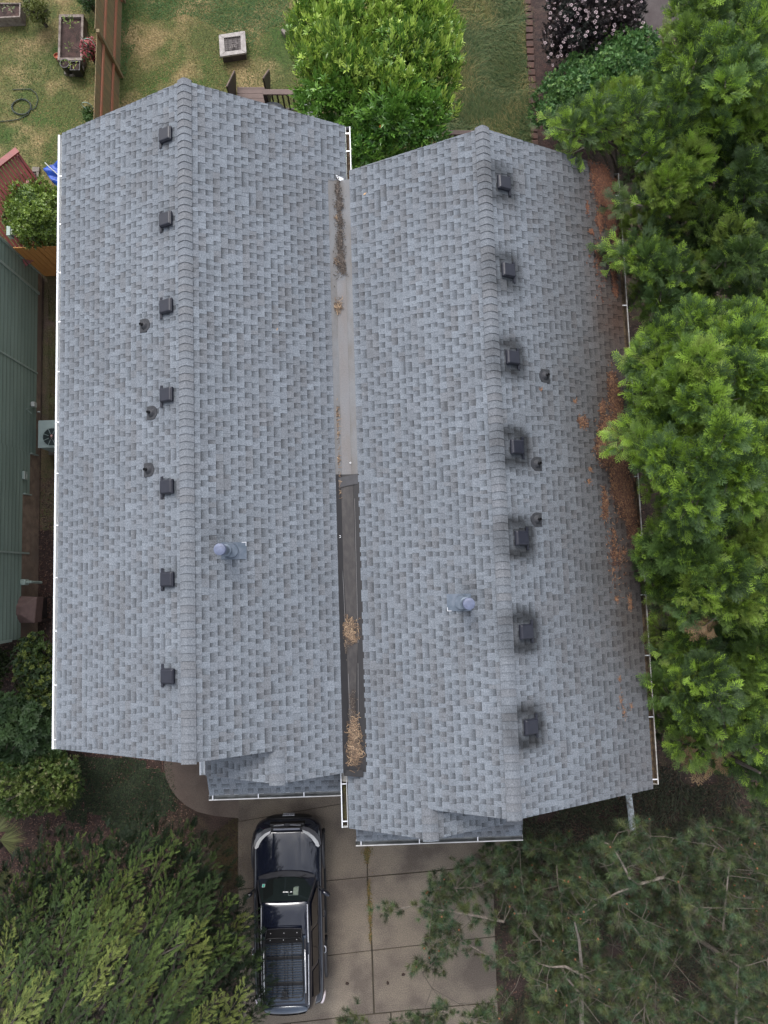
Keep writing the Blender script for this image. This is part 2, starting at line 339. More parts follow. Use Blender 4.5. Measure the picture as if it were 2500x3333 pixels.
def shingles(E0, T, U, S_len, brange, seed, stain, e=.143):
    """laminated shingles: courses of thin sheets with raised tabs; E0 start of the eave line, T along it, U up the slope"""
    rn = random.Random(seed); T = np.array(T, float); U = np.array(U, float); Nn = np.cross(T, U)
    if Nn[2] < 0: Nn = -Nn
    E0 = np.array(E0, float); Q = []; Cc = []
    pal = [(.158, .178, .206), (.164, .185, .213), (.154, .173, .199), (.148, .165, .189), (.145, .159, .180), (.142, .153, .171), (.160, .181, .209), (.150, .166, .190), (.157, .176, .203)]
    def q(pts, cols): Q.append(pts); Cc.append(cols)
    n = int(math.ceil(S_len/e-1e-6))
    for i in range(n):
        s0 = i*e; s1 = min(S_len, s0+e); hb, ht = .013, .004
        b0, b1 = brange((s0+s1)/2)
        t = b0-rn.uniform(0, .3); tab = rn.random() < .5; run = 0; tone = rn.choice(pal)
        while t < b1:
            wd = rn.uniform(.075, .145) if tab else rn.uniform(.065, .12)
            if rn.random() < .10: wd *= 1.7
            if rn.random() < .30: tone = rn.choice(pal)
            if run > 4: run = 0; tone = rn.choice(pal)
            run += 1; t0 = max(t, b0); t1 = min(t+wd, b1)
            if t1-t0 > .004:
                k = rn.uniform(.93, 1.06); c = np.array(tone)*k
                pt = lambda tt, ss, hh: E0+T*tt+U*ss+Nn*hh
                hS = lambda ss, ex=0: hb+(ht-hb)*(ss-s0)/e+ex
                if tab:
                    u = rn.uniform(.96, 1.04)
                    ex = .0065; g_ = .002
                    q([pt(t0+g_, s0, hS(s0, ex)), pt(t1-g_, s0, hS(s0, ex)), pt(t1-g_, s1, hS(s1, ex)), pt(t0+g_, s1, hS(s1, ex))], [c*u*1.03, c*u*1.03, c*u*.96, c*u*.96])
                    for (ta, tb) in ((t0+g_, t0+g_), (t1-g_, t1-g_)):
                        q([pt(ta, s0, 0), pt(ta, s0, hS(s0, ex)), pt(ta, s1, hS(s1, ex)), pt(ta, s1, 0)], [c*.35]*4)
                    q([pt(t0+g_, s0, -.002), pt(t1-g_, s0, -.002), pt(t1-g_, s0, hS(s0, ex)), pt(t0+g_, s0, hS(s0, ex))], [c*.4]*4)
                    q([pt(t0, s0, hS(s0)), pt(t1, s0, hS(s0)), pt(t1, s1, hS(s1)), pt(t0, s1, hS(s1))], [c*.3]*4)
                else:
                    sm = s0+(s1-s0)*.52; sn = s0+(s1-s0)*.10
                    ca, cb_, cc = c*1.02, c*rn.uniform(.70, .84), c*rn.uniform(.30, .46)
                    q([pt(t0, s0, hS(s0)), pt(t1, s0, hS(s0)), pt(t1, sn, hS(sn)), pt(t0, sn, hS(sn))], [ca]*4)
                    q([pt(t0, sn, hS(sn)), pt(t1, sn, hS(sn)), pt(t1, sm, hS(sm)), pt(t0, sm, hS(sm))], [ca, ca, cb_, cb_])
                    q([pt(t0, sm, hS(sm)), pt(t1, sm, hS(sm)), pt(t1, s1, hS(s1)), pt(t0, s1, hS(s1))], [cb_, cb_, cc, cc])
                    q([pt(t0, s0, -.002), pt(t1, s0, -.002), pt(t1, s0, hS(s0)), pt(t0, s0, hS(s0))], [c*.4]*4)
            t += wd; tab = (not tab) if rn.random() < .93 else tab
    V = np.array(Q).reshape(-1, 3); C = np.array(Cc).reshape(-1, 3)*np.array([.96, .95, .93])
    if stain is not None: C = C*stain(V[:, 0], V[:, 1])
    return V, C
def join(parts):
    V = np.concatenate([p[0] for p in parts]); C = np.concatenate([p[1] for p in parts]); F = np.arange(len(V), dtype=np.int32).reshape(-1, 4)
    return fastmesh(V, F, C)
rt5 = math.sqrt(1.25); Ul = (1/rt5, 0, .5/rt5); Ur = (-1/rt5, 0, .5/rt5)
def slopeL(z, a0, a1): return (a0, 0, z(a0)), (0, 1, 0), Ul, (a1-a0)*rt5
def slopeR(z, a0, a1): return (a0, 0, z(a0)), (0, 1, 0), Ur, (a0-a1)*rt5
def ar(f, a0, sg): return lambda s: f(a0+sg*s/rt5)
A1 = -6.525
p1 = [shingles(*slopeL(z1, A1, R1), lambda s: (-3.19, 9.70), 1, stain1),
      shingles(*slopeR(z1, -.47, R1), ar(lambda a: (8.38, 9.70) if a > -.86 else ((-3.80, 9.70) if a > -2.06 else (-3.19, 9.70)), -.47, -1), 2, stain1)]
zg1 = lambda a: z1(-2.06)-M5*(-2.06-a)
p1.append(shingles((-3.57, 0, zg1(-3.57)), (0, 1, 0), Ul, 1.50*rt5, lambda s: (-3.80, -3.05), 3, stain1))
def pent(a0, a1, be, bt, ze, seed):
    L = (bt-be)*rt5
    return shingles((0, be, ze), (1, 0, 0), (0, 1/rt5, .5/rt5), L, lambda s: (a0, a1), seed, None)
p1.append(pent(-3.66, -.90, -4.36, -3.66, 4.90, 4))
roof1 = link('roof', join(p1), house, M['shingle'], world=False); tag(roof1, 'left roof half with seven small dark vents beside its ridge')
bfun = lambda a: (-4.92, -3.85) if a < -.5 else ((-4.92, -3.55) if a < -.40 else ((-4.92, 8.59) if a < .79 else (-4.37, 8.59)))
p2 = [shingles(*slopeL(z2, -.77, R2), ar(bfun, -.77, 1), 5, stain2), shingles(*slopeR(z2, 5.28, R2), lambda s: (-4.37, 8.59), 6, stain2)]
zg2 = lambda a: z2(.79)-M5*(a-.79)
p2.append(shingles((2.32, 0, zg2(2.32)), (0, 1, 0), Ur, 1.52*rt5, lambda s: (-4.92, -4.2), 7, None))
p2.append(pent(-.66, 2.74, -5.37, -4.80, 4.90, 8))
roof2 = link('roof', join(p2), house, M['shingle'], world=False); tag(roof2, 'right roof half with soot rings round its vents and rust brown needles along its outer edge')
# roof boards under the shingles (seen as thin rake edges)
def deckpart(polys, par):
    mb = MB()
    for pts in polys: mb.slab([(a, b, z-.012) for a, b, z in pts], .15)
    mb.build('roof_boards', M['siding_w'], par, world=False)
def rect(z, a0, a1, b0, b1): return [(a0, b0, z(a0)), (a1, b0, z(a1)), (a1, b1, z(a1)), (a0, b1, z(a0))]
deckpart([rect(z1, A1, R1, -3.17, 9.68), rect(z1, R1, -2.06, -3.17, 9.68), rect(z1, -2.06, -.88, -3.78, 9.68), rect(z1, -.88, -.48, 8.4, 9.68), rect(zg1, -3.56, -2.06, -3.78, -3.2),
          [(-3.65, -4.35, 4.90), (-.92, -4.35, 4.90), (-.92, -3.66, 5.245), (-3.65, -3.66, 5.245)]], roof1)
deckpart([rect(z2, R2, 5.27, -4.35, 8.57), rect(z2, .79, R2, -4.35, 8.57), rect(z2, -.36, .79, -4.90, 8.57), rect(z2, -.76, -.36, -4.90, -3.87), rect(zg2, .79, 2.31, -4.90, -4.36),
          [(-.65, -5.36, 4.90), (2.72, -5.36, 4.90), (2.72, -4.82, 5.17), (-.65, -4.82, 5.17)]], roof2)
# ridge caps
def caps(a, zr, b0, b1, hw, seed, par, m=.5):
    rn = random.Random(seed); b = b1; Q = []; C = []
    pal = [(.142, .157, .178), (.138, .149, .167), (.146, .163, .187), (.136, .145, .160), (.140, .154, .174)]
    xs = np.linspace(-1, 1, 7)
    while b > b0:
        bl = max(b0, b-.143); c = np.array(rn.choice(pal))*rn.uniform(.95, 1.05); hi, lo = .020, .034
        rows = []
        for tt, hh, in ((b, hi), (bl, lo)):
            rows.append([(a+x*hw, tt+.018*(1-x*x), zr-m*abs(x)*hw*(.55+.45*abs(x))+hh) for x in xs])
        for j in range(6):
            Q.append([rows[0][j], rows[1][j], rows[1][j+1], rows[0][j+1]]); C.append([c*.96, c*1.02, c*1.02, c*.96])
            d0 = [(p[0], p[1], p[2]-.02) for p in rows[1]]
            Q.append([rows[1][j], d0[j], d0[j+1], rows[1][j+1]]); C.append([c*(.35 if b > 3 else .6)]*4)
            if j in (0, 5):
                k = 0 if j == 0 else 6
                Q.append([rows[0][k], rows[1][k], (rows[1][k][0], rows[1][k][1], rows[1][k][2]-.02), (rows[0][k][0], rows[0][k][1], rows[0][k][2]-.02)]); C.append([c*.4]*4)
        b -= .143
    V = np.array(Q).reshape(-1, 3); C = np.array(C).reshape(-1, 3)*np.array([.98, .965, .945])
    if par is roof2: C = C*(.5+.5*stain2(V[:, 0]+.06, V[:, 1]))
    link('ridge_cap', fastmesh(V, np.arange(len(V), dtype=np.int32).reshape(-1, 4), C), par, M['shingle'], world=False)
caps(R1, Z1, -3.22, 9.74, .138, 1, roof1); caps(-2.06, z1(-2.06), -3.84, -3.19, .15, 2, roof1)
caps(R2, Z2, -4.40, 8.63, .138, 3, roof2); caps(.79, z2(.79), -4.96, -4.36, .15, 4, roof2)
# valley between the halves
vl = MB()
def strip(mb, prof, b0, b1):
    for (a0, za), (a1, zb) in zip(prof[:-1], prof[1:]): mb.add([(a0, b0, za), (a1, b0, zb), (a1, b1, zb), (a0, b1, za)], [(0, 1, 2, 3)])
pr = [(-.90, z1(-.90)+.004), (-.72, z1(-.86)-.055), (-.52, z1(-.86)-.06), (-.36, z2(-.36)+.004)]
strip(vl, pr, 2.0, 8.40)
va = vl.build('valley_roofing', M['rolled'], house, world=False); tag(va, 'grey granulated roofing sheet in the upper valley')
st = MB(); strip(st, [(-.715, z1(-.86)-.050), (-.525, z1(-.86)-.055)], 2.1, 6.2); st.build('water_stain', M['rolled_b'], va, world=False)
mm = MB(); strip(mm, [(x, z+.006) for x, z in pr], -3.80, 2.10); mm.slab([(-.84, -3.86, z1(-.86)-.02), (-.46, -3.90, z1(-.86)-.02), (-.46, -3.75, z1(-.86)-.02), (-.84, -3.75, z1(-.86)-.02)], .02)
me_ = mm.build('valley_membrane', M['membrane'], house, world=False); tag(me_, 'black roofing membrane in the lower valley')
mw = MB(); zf = z1(-.86)-.040
mw.add([(-.80, 1.95, zf), (-.50, 1.95, zf), (-.49, -1.3, zf), (-.62, -3.0, zf), (-.70, -3.0, zf), (-.72, -.4, zf)], [(0, 5, 4, 3, 2, 1)])
mw.build('worn_strip', M['membrane_w'], me_, world=False)
lap = MB(); lap.slab([(-.84, 2.02, zf+.02), (-.40, 2.10, zf+.02), (-.40, 1.90, zf+.02), (-.84, 1.82, zf+.02)], .012); lap.build('lap_strip', M['trimb'], me_, world=False)
cr = MB(); 
for (b0, a0), (b1_, a1) in (((1.7, -.80), (.9, -.79)), ((.9, -.79), (-.2, -.745)), ((-.2, -.745), (-1.0, -.735)), ((-1.9, -.70), (-3.1, -.68)), ((1.6, -.475), (-1.3, -.485)), ((-1.7, -.50), (-3.1, -.53))):
    cr.bar((a0, b0, zf+.004), (a1, b1_, zf+.004), .008, .006)
cr.build('crease', M['rolled_b'], me_, world=False)
wf = MB(); wf.slab([(-.68, 8.50, 5.70), (-.52, 8.46, 5.62), (-.52, 8.38, 5.62), (-.63, 8.38, 5.70)], .01); wf.build('end_flashing', M['white'], va, world=False)
# gutters
M['dull_white'] = mat('dusty_white_paint', (.58, .58, .57), .5, var=(.45, .44, .42), sc=3, speck=.1)
def gutter(p, q, outd, zt, minside, hang, slot=.76, wd=.13, closed=True, name='gutter', label=None, lip=None, hem=.014):
    p = Vector((*p, 0)); q = Vector((*q, 0)); o = Vector((*outd, 0)); L = (q-p).length; t = (q-p)/L
    prof_o = [(0, 0), (0, -.115), (.095, -.115), (wd, -.045), (wd+.006, 0), (wd+.006, .012)]
    prof_i = [(wd-hem, .012), (wd-hem, 0), (wd-hem-.006, -.04), (min(.09, wd-hem-.012), -.105), (.008, -.105), (.008, 0)]
    pf = prof_o+prof_i; n = len(pf); vs = [p+o*x+Vector((0, 0, zt+z)) for x, z in pf]+[q+o*x+Vector((0, 0, zt+z)) for x, z in pf]
    fs = [(i, (i+1) % n, n+(i+1) % n, n+i) for i in range(n)]
    mb = MB(); mb.add(vs, fs)
    for e in (p, q):
        mb.add([e+Vector((0, 0, zt)), e+Vector((0, 0, zt-.11)), e+o*.095+Vector((0, 0, zt-.11)), e+o*(wd+.003)+Vector((0, 0, zt+.01))], [(0, 1, 2, 3)])
    g_ = mb.build(name, [lip or M['white'], minside], house, world=False)
    for i, pl in enumerate(g_.data.polygons):
        if len(prof_o)+1 <= i < n-1: pl.material_index = 1
    if label: tag(g_, label)
    hb = MB(); hb.box((0, 0, 0), (.020, wd-.006, .012) if abs(t.x) > .5 else (wd-.006, .020, .012)); hm = hb.mesh(); hm.materials.append(M['cap_w'])
    k = hang
    while k < L-.03:
        h_ = bpy.data.objects.new('gutter_hanger', hm); COL.objects.link(h_); h_.parent = g_; h_.location = p+t*k+o*(wd/2)+Vector((0, 0, zt+.006)); k += slot
    return g_
gutter((-6.515, -3.20), (-6.515, 9.68), (-1, 0), 5.50, M['gut_in'], .18, 1.07, wd=.11, hem=.03, label='clean white gutter along the left eave')
gutter((-.455, 8.46), (-.455, 9.72), (1, 0), 5.46, M['gut_dirt'], .70, .40, wd=.10, label='short white gutter full of dark debris beside the laurel')
gutter((5.29, -4.30), (5.29, 8.5), (1, 0), 5.44, M['gut_dirt'], .10, 1.22, wd=.12, label='weathered gutter full of debris along the right eave', lip=M['old_white'])
gutter((-.80, -4.92), (-.80, -3.86), (-1, 0), 5.44, mat('mossy_debris', (.055, .05, .018), .95, var=(.03, .022, .016), sc=8, speck=.6, ssc=40), .12, .72, wd=.115, label='white gutter with mossy debris beside the driveway')
gutter((-3.60, -3.80), (-3.60, -3.22), (-1, 0), 5.50, M['gut_in'], .42, .5, wd=.10, label='tiny white gutter stub at the front of the left roof')
gutter((-3.68, -4.375), (-.80, -4.375), (0, -1), 4.87, M['gut_in2'], .08, .94, wd=.10, label='white gutter under the left front skirt roof', lip=M['dull_white'])
gutter((-.68, -5.385), (2.76, -5.385), (0, -1), 4.87, M['gut_in2'], .11, 1.2, wd=.10, label='white gutter under the right front skirt roof', lip=M['dull_white'])
# roof vents (one prototype, copied)
def placed(o, a, b, z, side):
    x = Vector((-1/rt5, 0, -.5/rt5)) if side < 0 else Vector((1/rt5, 0, -.5/rt5)); n_ = Vector((side*.5/rt5, 0, 1/rt5)); y = n_.cross(x)
    o.matrix_local = Matrix(((x.x, y.x, n_.x, a), (x.y, y.y, n_.y, b), (x.z, y.z, n_.z, z), (0, 0, 0, 1)))
fl = MB(); fl.box((.02, 0, .022), (.29, .25, .010)); fl.box((.165, 0, .026), (.055, .42, .012))
for sx in (-1, 1): fl.lathe((.165, sx*.19, .032), [(.009, 0), (.009, .006), (0, .008)], 8)
vent = fl.build('roof_vent', M['vent'], house, world=False)
hd = MB()
def frust(mb, x0, x1, y0, y1, z0, x2, x3, y2, y3, z1_):
    mb.add([(x0, y0, z0), (x1, y0, z0), (x1, y1, z0), (x0, y1, z0), (x2, y2, z1_), (x3, y2, z1_), (x3, y3, z1_), (x2, y3, z1_)],
           [(3, 2, 1, 0), (4, 5, 6, 7), (0, 1, 5, 4), (1, 2, 6, 5), (2, 3, 7, 6), (3, 0, 4, 7)])
frust(hd, -.145, .145, -.138, .138, .035, -.145, .145, -.138, .138, .085); frust(hd, -.140, .140, -.133, .133, .0855, -.112, .135, -.118, .118, .112)
hood = hd.build('vent_hood', M['vent'], None, bevel=.014); hood.parent = vent
placed(vent, -3.88, V1[0], z1(-3.88), -1)
for b in V1[1:]:
    c = copy_tree(vent, house); placed(c, -3.88, b, z1(-3.88), -1)
for b in V2:
    c = copy_tree(vent, house); placed(c, 2.61, b, z2(2.61), 1)
# plumbing pipes with round boots
pb = MB(); pts = [(.11, -.13), (.11, .13), (.0, .135)]+[(-.02-.125*math.sin(t), .135*math.cos(t)) for t in np.linspace(0.1, math.pi-.1, 10)]+[(.0, -.135)]
pb.prism(pts, .010, .024); pb.lathe((0, 0, .024), [(.085, 0), (.06, .035), (.04, .05)], 18)
pipe = pb.build('pipe_boot', M['rubber'], house, world=False)
pp = MB(); ax = Vector((-.5/rt5, 0, 1/rt5)); pp.lathe((0, 0, 0), [(.029, .02), (.029, .13), (.022, .13), (.020, .08), (0, .08)], 14, axis=Vector((-.0, 0, 1)))
pv = pp.build('vent_pipe', M['black'], None); pv.parent = pipe
PIP = [(-4.42, 5.00, -1), (-4.26, 3.25, -1), (-4.33, 2.16, -1), (3.33, 3.80, 1), (3.05, 2.05, 1), (2.99, .98, 1)]
for i, (a, b, sd_) in enumerate(PIP):
    c = pipe if i == 0 else copy_tree(pipe, house)
    placed(c, a, b, (z1 if sd_ < 0 else z2)(a), sd_)
# flues
def flue(a, b, z, sd_, label):
    mb = MB(); mb.lathe((a, b, z(a)-.02), [(.085, 0), (.085, .70)], 20)
    mb.lathe((a, b, z(a)+.30), [(.085, 0), (.112, .01), (.085, .03)], 20)
    f = mb.build('flue_pipe', M['flash'], house, smooth=False, world=False); tag(f, label)
    cb = MB(); cb.lathe((a, b, z(a)+.66), [(.09, 0), (.108, .012), (.108, .10), (.102, .115), (.06, .125), (0, .128)], 26); cb.build('flue_cap', M['flue'], f, world=False, smooth=False)
    for k in range(2): pass
    mp = MB(); mp.box((.09, 0, .024), (.48, .32, .008)); mp.lathe((0.02, 0, .02), [(.16, 0), (.125, .09)], 20)
    fo = mp.build('flue_flashing', M['flash'], None); fo.parent = f; placed(fo, a, b, z(a), sd_)
    wb = MB(); wb.add([(.317, .09, .031), (.326, .09, .031), (.326, .16, .031), (.24, .16, .031), (.24, .152, .031), (.317, .152, .031)], [(0, 1, 2, 5), (5, 2, 3, 4)]); wo = wb.build('bright_edge', M['cap_w'], None); wo.parent = f; placed(wo, a, b, z(a), sd_)
lf = LF(P(710, 1787, z1(-3.0)+.79)); flue(lf[0], lf[1], z1, 1, 'round metal flue on the left roof')
# side of flue 1 is the right-falling slope of the left half
lf = LF(P(1528, 1966, z2(1.6)+.79)); flue(lf[0], lf[1], z2, -1, 'round metal flue on the right roof')
# walls, doors and windows below the eaves
wl = MB()
def pent_wall(mb, a0, a1, b0, b1, zf, ar_=None):
    prof = [(a0, 0), (a1, 0), (a1, zf(a1)-.22)]+([(ar_, zf(ar_)-.22)] if ar_ is not None else [])+[(a0, zf(a0)-.22)]
    n = len(prof); vs = [(a, b0, z) for a, z in prof]+[(a, b1, z) for a, z in prof]
    mb.add(vs, [tuple(range(n)), tuple(range(n, 2*n))[::-1]]+[(i, n+i, n+(i+1) % n, (i+1) % n) for i in range(n)])
pent_wall(wl, -6.28, -.90, -2.88, 9.38, z1, R1); pent_wall(wl, -.897, 4.98, -4.05, 8.28, lambda a: min(z2(a), 6.9) if a > -.3 else 5.6, R2)
pent_wall(wl, -3.30, -.905, -3.55, -2.885, lambda a: min(z1(a), zg1(a)) if a < -2.06 else z1(a), -2.06); pent_wall(wl, -.60, 2.05, -4.70, -4.055, lambda a: z2(a) if a < .79 else zg2(a), .79)
wl.build('wall', M['siding_w'], house, world=False)
def win(a, b, z, wd, ht, face, name='window'):
    f = MB(); n_ = Vector((face[0], face[1], 0)); t = Vector((-n_.y, n_.x, 0)); c = Vector((a, b, z))
    for sx, sz, w_, h_ in ((0, ht/2, wd+.1, .08), (0, -ht/2, wd+.1, .08), (-wd/2, 0, .08, ht), (wd/2, 0, .08, ht)):
        p = c+t*sx+Vector((0, 0, sz)); d = (abs(t.x)*w_+abs(n_.x)*.06, abs(t.y)*w_+abs(n_.y)*.06, h_); f.box(p, d)
    fo = f.build(name, M['white'], house, world=False)
    g_ = MB(); g_.box(c-n_*.0, (abs(t.x)*(wd-.08)+abs(n_.x)*.02, abs(t.y)*(wd-.08)+abs(n_.y)*.02, ht-.08)); g_.build('pane' if name != 'garage_door' else 'door_panel', M['glass'] if name != 'garage_door' else M['siding_w'], fo, world=False)
win(-2.1, -3.58, 1.1, 2.2, 2.1, (0, -1), 'garage_door'); win(.75, -4.73, 1.1, 2.3, 2.1, (0, -1), 'garage_door')
for a, b, z, f in ((-4.9, -2.91, 4.0, (0, -1)), (-4.9, 9.41, 4.0, (0, 1)), (-2.4, 9.41, 4.0, (0, 1)), (1.0, 8.31, 4.0, (0, 1)), (3.6, 8.31, 4.0, (0, 1)), (3.7, -4.08, 4.0, (0, -1))): win(a, b, z, 1.2, 1.1, f)
for b in (0, 5): win(-6.31, b, 4.1, .9, .9, (-1, 0)); win(5.01, b, 4.1, .9, .9, (1, 0))
d_ = MB(); d_.box((-5.3, 9.40, 1.75), (1.8, .06, 2.05)); d_.build('sliding_door', M['glass'], house, world=False)
d_ = MB(); d_.box((-5.0, -2.91, 1.05), (.95, .06, 2.05)); d_.build('front_door', M['redwood'], house, world=False)
# ------------------------------------------------------------------ dry needles lying on the roof and in the valley (nobody could count them)
def litter(name, spots, zf, cols, ln, wd, seed, label, curl=False, lift=.016, dens=1.0):
    """spots: (u, v, ru, rv, n) ellipses measured in the photograph on the surface zf(x, y)"""
    rn = np.random.default_rng(seed); Vs = []; Cs = []; Fs = []; k = 0
    for (u, v, ru, rv, n) in spots:
        n = int(n*dens)
        z = 6.0
        for _ in range(6): p = P(u, v, z); z = zf(p.x, p.y)
        sx = ru*(H-z)/FPX; sy = rv*(H-z)/FPX; th = rn.uniform(0, 2*np.pi, n); r_ = np.minimum(np.abs(rn.normal(0, .62, n)), 1.9)*(.45+1.1*vnoise(np.cos(th)*1.6+u, np.sin(th)*1.6+v, seed))
        X = p.x+sx*r_*np.cos(th); Y = p.y+sy*r_*np.sin(th); A = rn.uniform(0, np.pi, n); L = ln*rn.uniform(.5, 1.3, n)
        seg = 3 if curl else 1
        for i in range(n):
            a = A[i]; x, y = X[i], Y[i]; c = np.array(cols[rn.integers(len(cols))])*rn.uniform(.7, 1.25); h = lift+rn.uniform(0, .022 if n > 300 else .012)
            for s in range(seg):
                l = L[i]/seg; dx, dy = math.cos(a)*l, math.sin(a)*l; nx, ny = -math.sin(a)*wd/2, math.cos(a)*wd/2
                z0, z1_ = zf(x, y)+h, zf(x+dx, y+dy)+h
                Vs += [(x-nx, y-ny, z0), (x+nx, y+ny, z0), (x+dx+nx, y+dy+ny, z1_), (x+dx-nx, y+dy-ny, z1_)]; Cs += [c]*4; Fs.append((k, k+1, k+2, k+3)); k += 4
                x += dx; y += dy; a += rn.uniform(-.9, .9)
    me = fastmesh(np.array(Vs), np.array(Fs), np.array(Cs)); o = link(name, me, None, M['needle'], loc=tuple(np.mean(Vs, 0)))
    return tag(o, label, 'dry needles', kind='stuff')
def zr2(x, y): a = x*CP+y*SP; return z2(a)
def zval(x, y): return z1(-.86)-.045
def zr1(x, y): a = x*CP+y*SP; return z1(a) if a < -.88 else z1(-.86)-.04
rust = [(.135, .055, .030), (.10, .040, .024), (.165, .072, .036), (.07, .032, .022)]
brn = [(.085, .042, .026), (.12, .055, .03), (.06, .03, .022), (.19, .10, .05)]
tan = [(.22, .145, .09), (.16, .105, .065), (.34, .24, .15), (.085, .058, .04), (.13, .088, .058), (.06, .045, .035)]
litter('rust_needles', [(1948, 575, 24, 28, 900), (1968, 590, 34, 40, 1700), (1962, 630, 22, 36, 1000), (1985, 660, 14, 40, 800), (1982, 715, 12, 46, 700), (1990, 745, 16, 40, 700), (1952, 725, 11, 28, 330), (1924, 757, 6, 8, 70), (1996, 880, 9, 30, 350), (2003, 950, 8, 24, 130), (1912, 676, 4, 22, 26), (1950, 840, 40, 120, 90)], zr2, rust, .045, .013, 3, 'rust red needle litter on the upper outer corner of the right roof', dens=2.8)
litter('brown_needles', [(1992, 1250, 12, 30, 380), (2000, 1290, 20, 44, 900), (2010, 1340, 18, 50, 900), (1960, 1330, 8, 20, 140), (1978, 1400, 26, 34, 900), (1965, 1445, 28, 44, 1300), (2000, 1440, 26, 60, 1600), (1975, 1490, 20, 30, 600), (2022, 1500, 20, 50, 1100), (2008, 1560, 26, 50, 1500), (2030, 1610, 30, 56, 1900), (2045, 1670, 24, 44, 1200), (1968, 1640, 8, 50, 240), (2060, 1740, 14, 24, 260), (1900, 1378, 12, 18, 90), (1885, 1372, 4, 10, 30), (2000, 1800, 30, 120, 160)], zr2, brn, .05, .012, 4, 'dark brown needle litter along the middle of the right eave', dens=2.2)
litter('orange_needles', [(1895, 1375, 9, 18, 110), (1871, 1312, 5, 10, 24), (1760, 1270, 4, 6, 18), (1962, 1325, 6, 18, 90), (1922, 1530, 6, 10, 30), (1918, 1570, 8, 12, 36), (1975, 1640, 5, 34, 120), (2000, 1735, 5, 12, 36), (2018, 1815, 7, 20, 60), (2030, 1800, 12, 14, 60), (2006, 1954, 6, 12, 50), (2050, 1960, 7, 34, 100), (2016, 2212, 4, 10, 20), (2020, 2280, 6, 24, 36), (2032, 2320, 5, 20, 26), (2054, 2300, 4, 24, 26)], zr2, [(.19, .095, .05), (.24, .13, .07), (.12, .06, .035)], .05, .007, 5, 'scattered orange needle wisps on the lower right slope')
litter('valley_needles', [(1100, 1003, 11, 24, 170), (1093, 1350, 6, 40, 150), (1091, 1420, 7, 40, 190), (1076, 1412, 10, 5, 40), (1094, 1500, 6, 40, 220), (1097, 1580, 5, 36, 170), (1100, 714, 8, 12, 70), (1104, 855, 14, 14, 60), (1135, 2040, 22, 22, 420), (1138, 2066, 24, 20, 420), (1152, 2084, 14, 12, 160), (1150, 2370, 13, 30, 460), (1153, 2400, 15, 34, 560), (1154, 2440, 19, 34, 750), (1157, 2465, 15, 26, 330)], zval, tan, .09, .008, 6, 'curled tan needles lying in the valley between the roofs', curl=True, dens=.7)
litter('valley_dirt', [(1098, 620, 8, 34, 420), (1103, 668, 12, 30, 600), (1106, 720, 12, 40, 420), (1107, 790, 14, 60, 620), (1110, 850, 14, 44, 700), (1117, 880, 10, 20, 260), (1128, 2105, 8, 26, 90), (1147, 2290, 9, 34, 260), (1150, 2330, 12, 20, 160)], zval, [(.045, .034, .028), (.07, .055, .045), (.03, .024, .02), (.11, .09, .075)], .03, .012, 7, 'dark wet needle dirt settled in the upper valley')
def roofpt(u, v, zf):
    z = 6.0
    for _ in range(8): p = P(u, v, z); z = zf(p.x, p.y)
    return p
def oneleaf(u, v, zf, L, wd, ang, m, label, name='fallen_leaf', cat='leaf', group=None):
    p = roofpt(u, v, zf); mb = MB(); c, s = math.cos(ang), math.sin(ang)
    pts = [(-L/2, 0, .002), (-L*.1, wd/2, .008), (L/2, 0, .016), (-L*.1, -wd/2, .008)]
    mb.slab([(p.x+x*c-y*s, p.y+x*s+y*c, p.z+.022+z) for x, y, z in pts], .004); o = mb.build(name, m, loc=tuple(p)); tag(o, label, cat, group)
M['leafdry'] = mat('dry_leaf', (.48, .30, .16), .8)
oneleaf(1188, 633, zr2, .085, .035, .6, M['leafdry'], 'tan fallen leaf near the top of the right roof beside the valley')
oneleaf(903, 1073, zr1, .06, .02, 1.2, M['leafdry'], 'tiny tan leaf on the middle of the left roof')
def ring(u, v, zf, r, label):
    p = roofpt(u, v, zf); mb = MB(); mb.tube([(p.x+r*math.cos(t), p.y+r*math.sin(t), p.z+.03) for t in np.linspace(.3, 6.1, 12)], .005, 5); o = mb.build('cable_clip', M['white'], loc=tuple(p)); tag(o, label, 'clip')
ring(1106, 1747, zval, .022, 'small white ring lying on the black valley membrane'); ring(1141, 1507, zval, .014, 'small white hook lying on the grey valley sheet')
# ------------------------------------------------------------------ the green neighbour house
M['lapl'] = mat('weathered_lap_edge', (.085, .115, .10), .8)  # dark strips painting the shade line under each siding lap
gh = thing('green_house', 'dark green lap-sided house wall at the left edge on a bare concrete footing', 'house', (0, 0, 0), PHI)
AW = -9.58; y0_, y1_ = -1.33, 9.05
zb = lambda b: .12 if b > 8.4 else (.28 if b > 3.70 else (.60 if b > 2.54 else .98))
sd = MB(); jt = MB()
for (ba, bb, zz, off) in ((y0_, 2.54, .98, 0), (2.54, 3.70, .60, 0), (3.70, 8.42, .28, 0), (8.42, y1_, .285, .0)):
    z = zz
    while z < 6.2:
        zt = min(z+.18, 6.2)
        sd.add([(AW, ba, zt), (AW+.022, ba, z), (AW+.022, bb, z), (AW, bb, zt), (AW, ba, z), (AW, bb, z)], [(0, 1, 2, 3), (4, 1, 2, 5), (0, 4, 1), (3, 2, 5)])
        if zt < 6.1: jt.box((AW+.012, (ba+bb)/2, zt+.004), (.026, bb-ba, .014))
        z = zt
sd.add([(AW, y0_, 0), (AW-7, y0_, 0), (AW-7, y0_, 6.2), (AW, y0_, 6.2), (AW, y1_, 0), (AW-7, y1_, 0), (AW-7, y1_, 6.2), (AW, y1_, 6.2)], [(0, 1, 2, 3), (4, 7, 6, 5), (1, 5, 6, 2), (0, 3, 7, 4)])
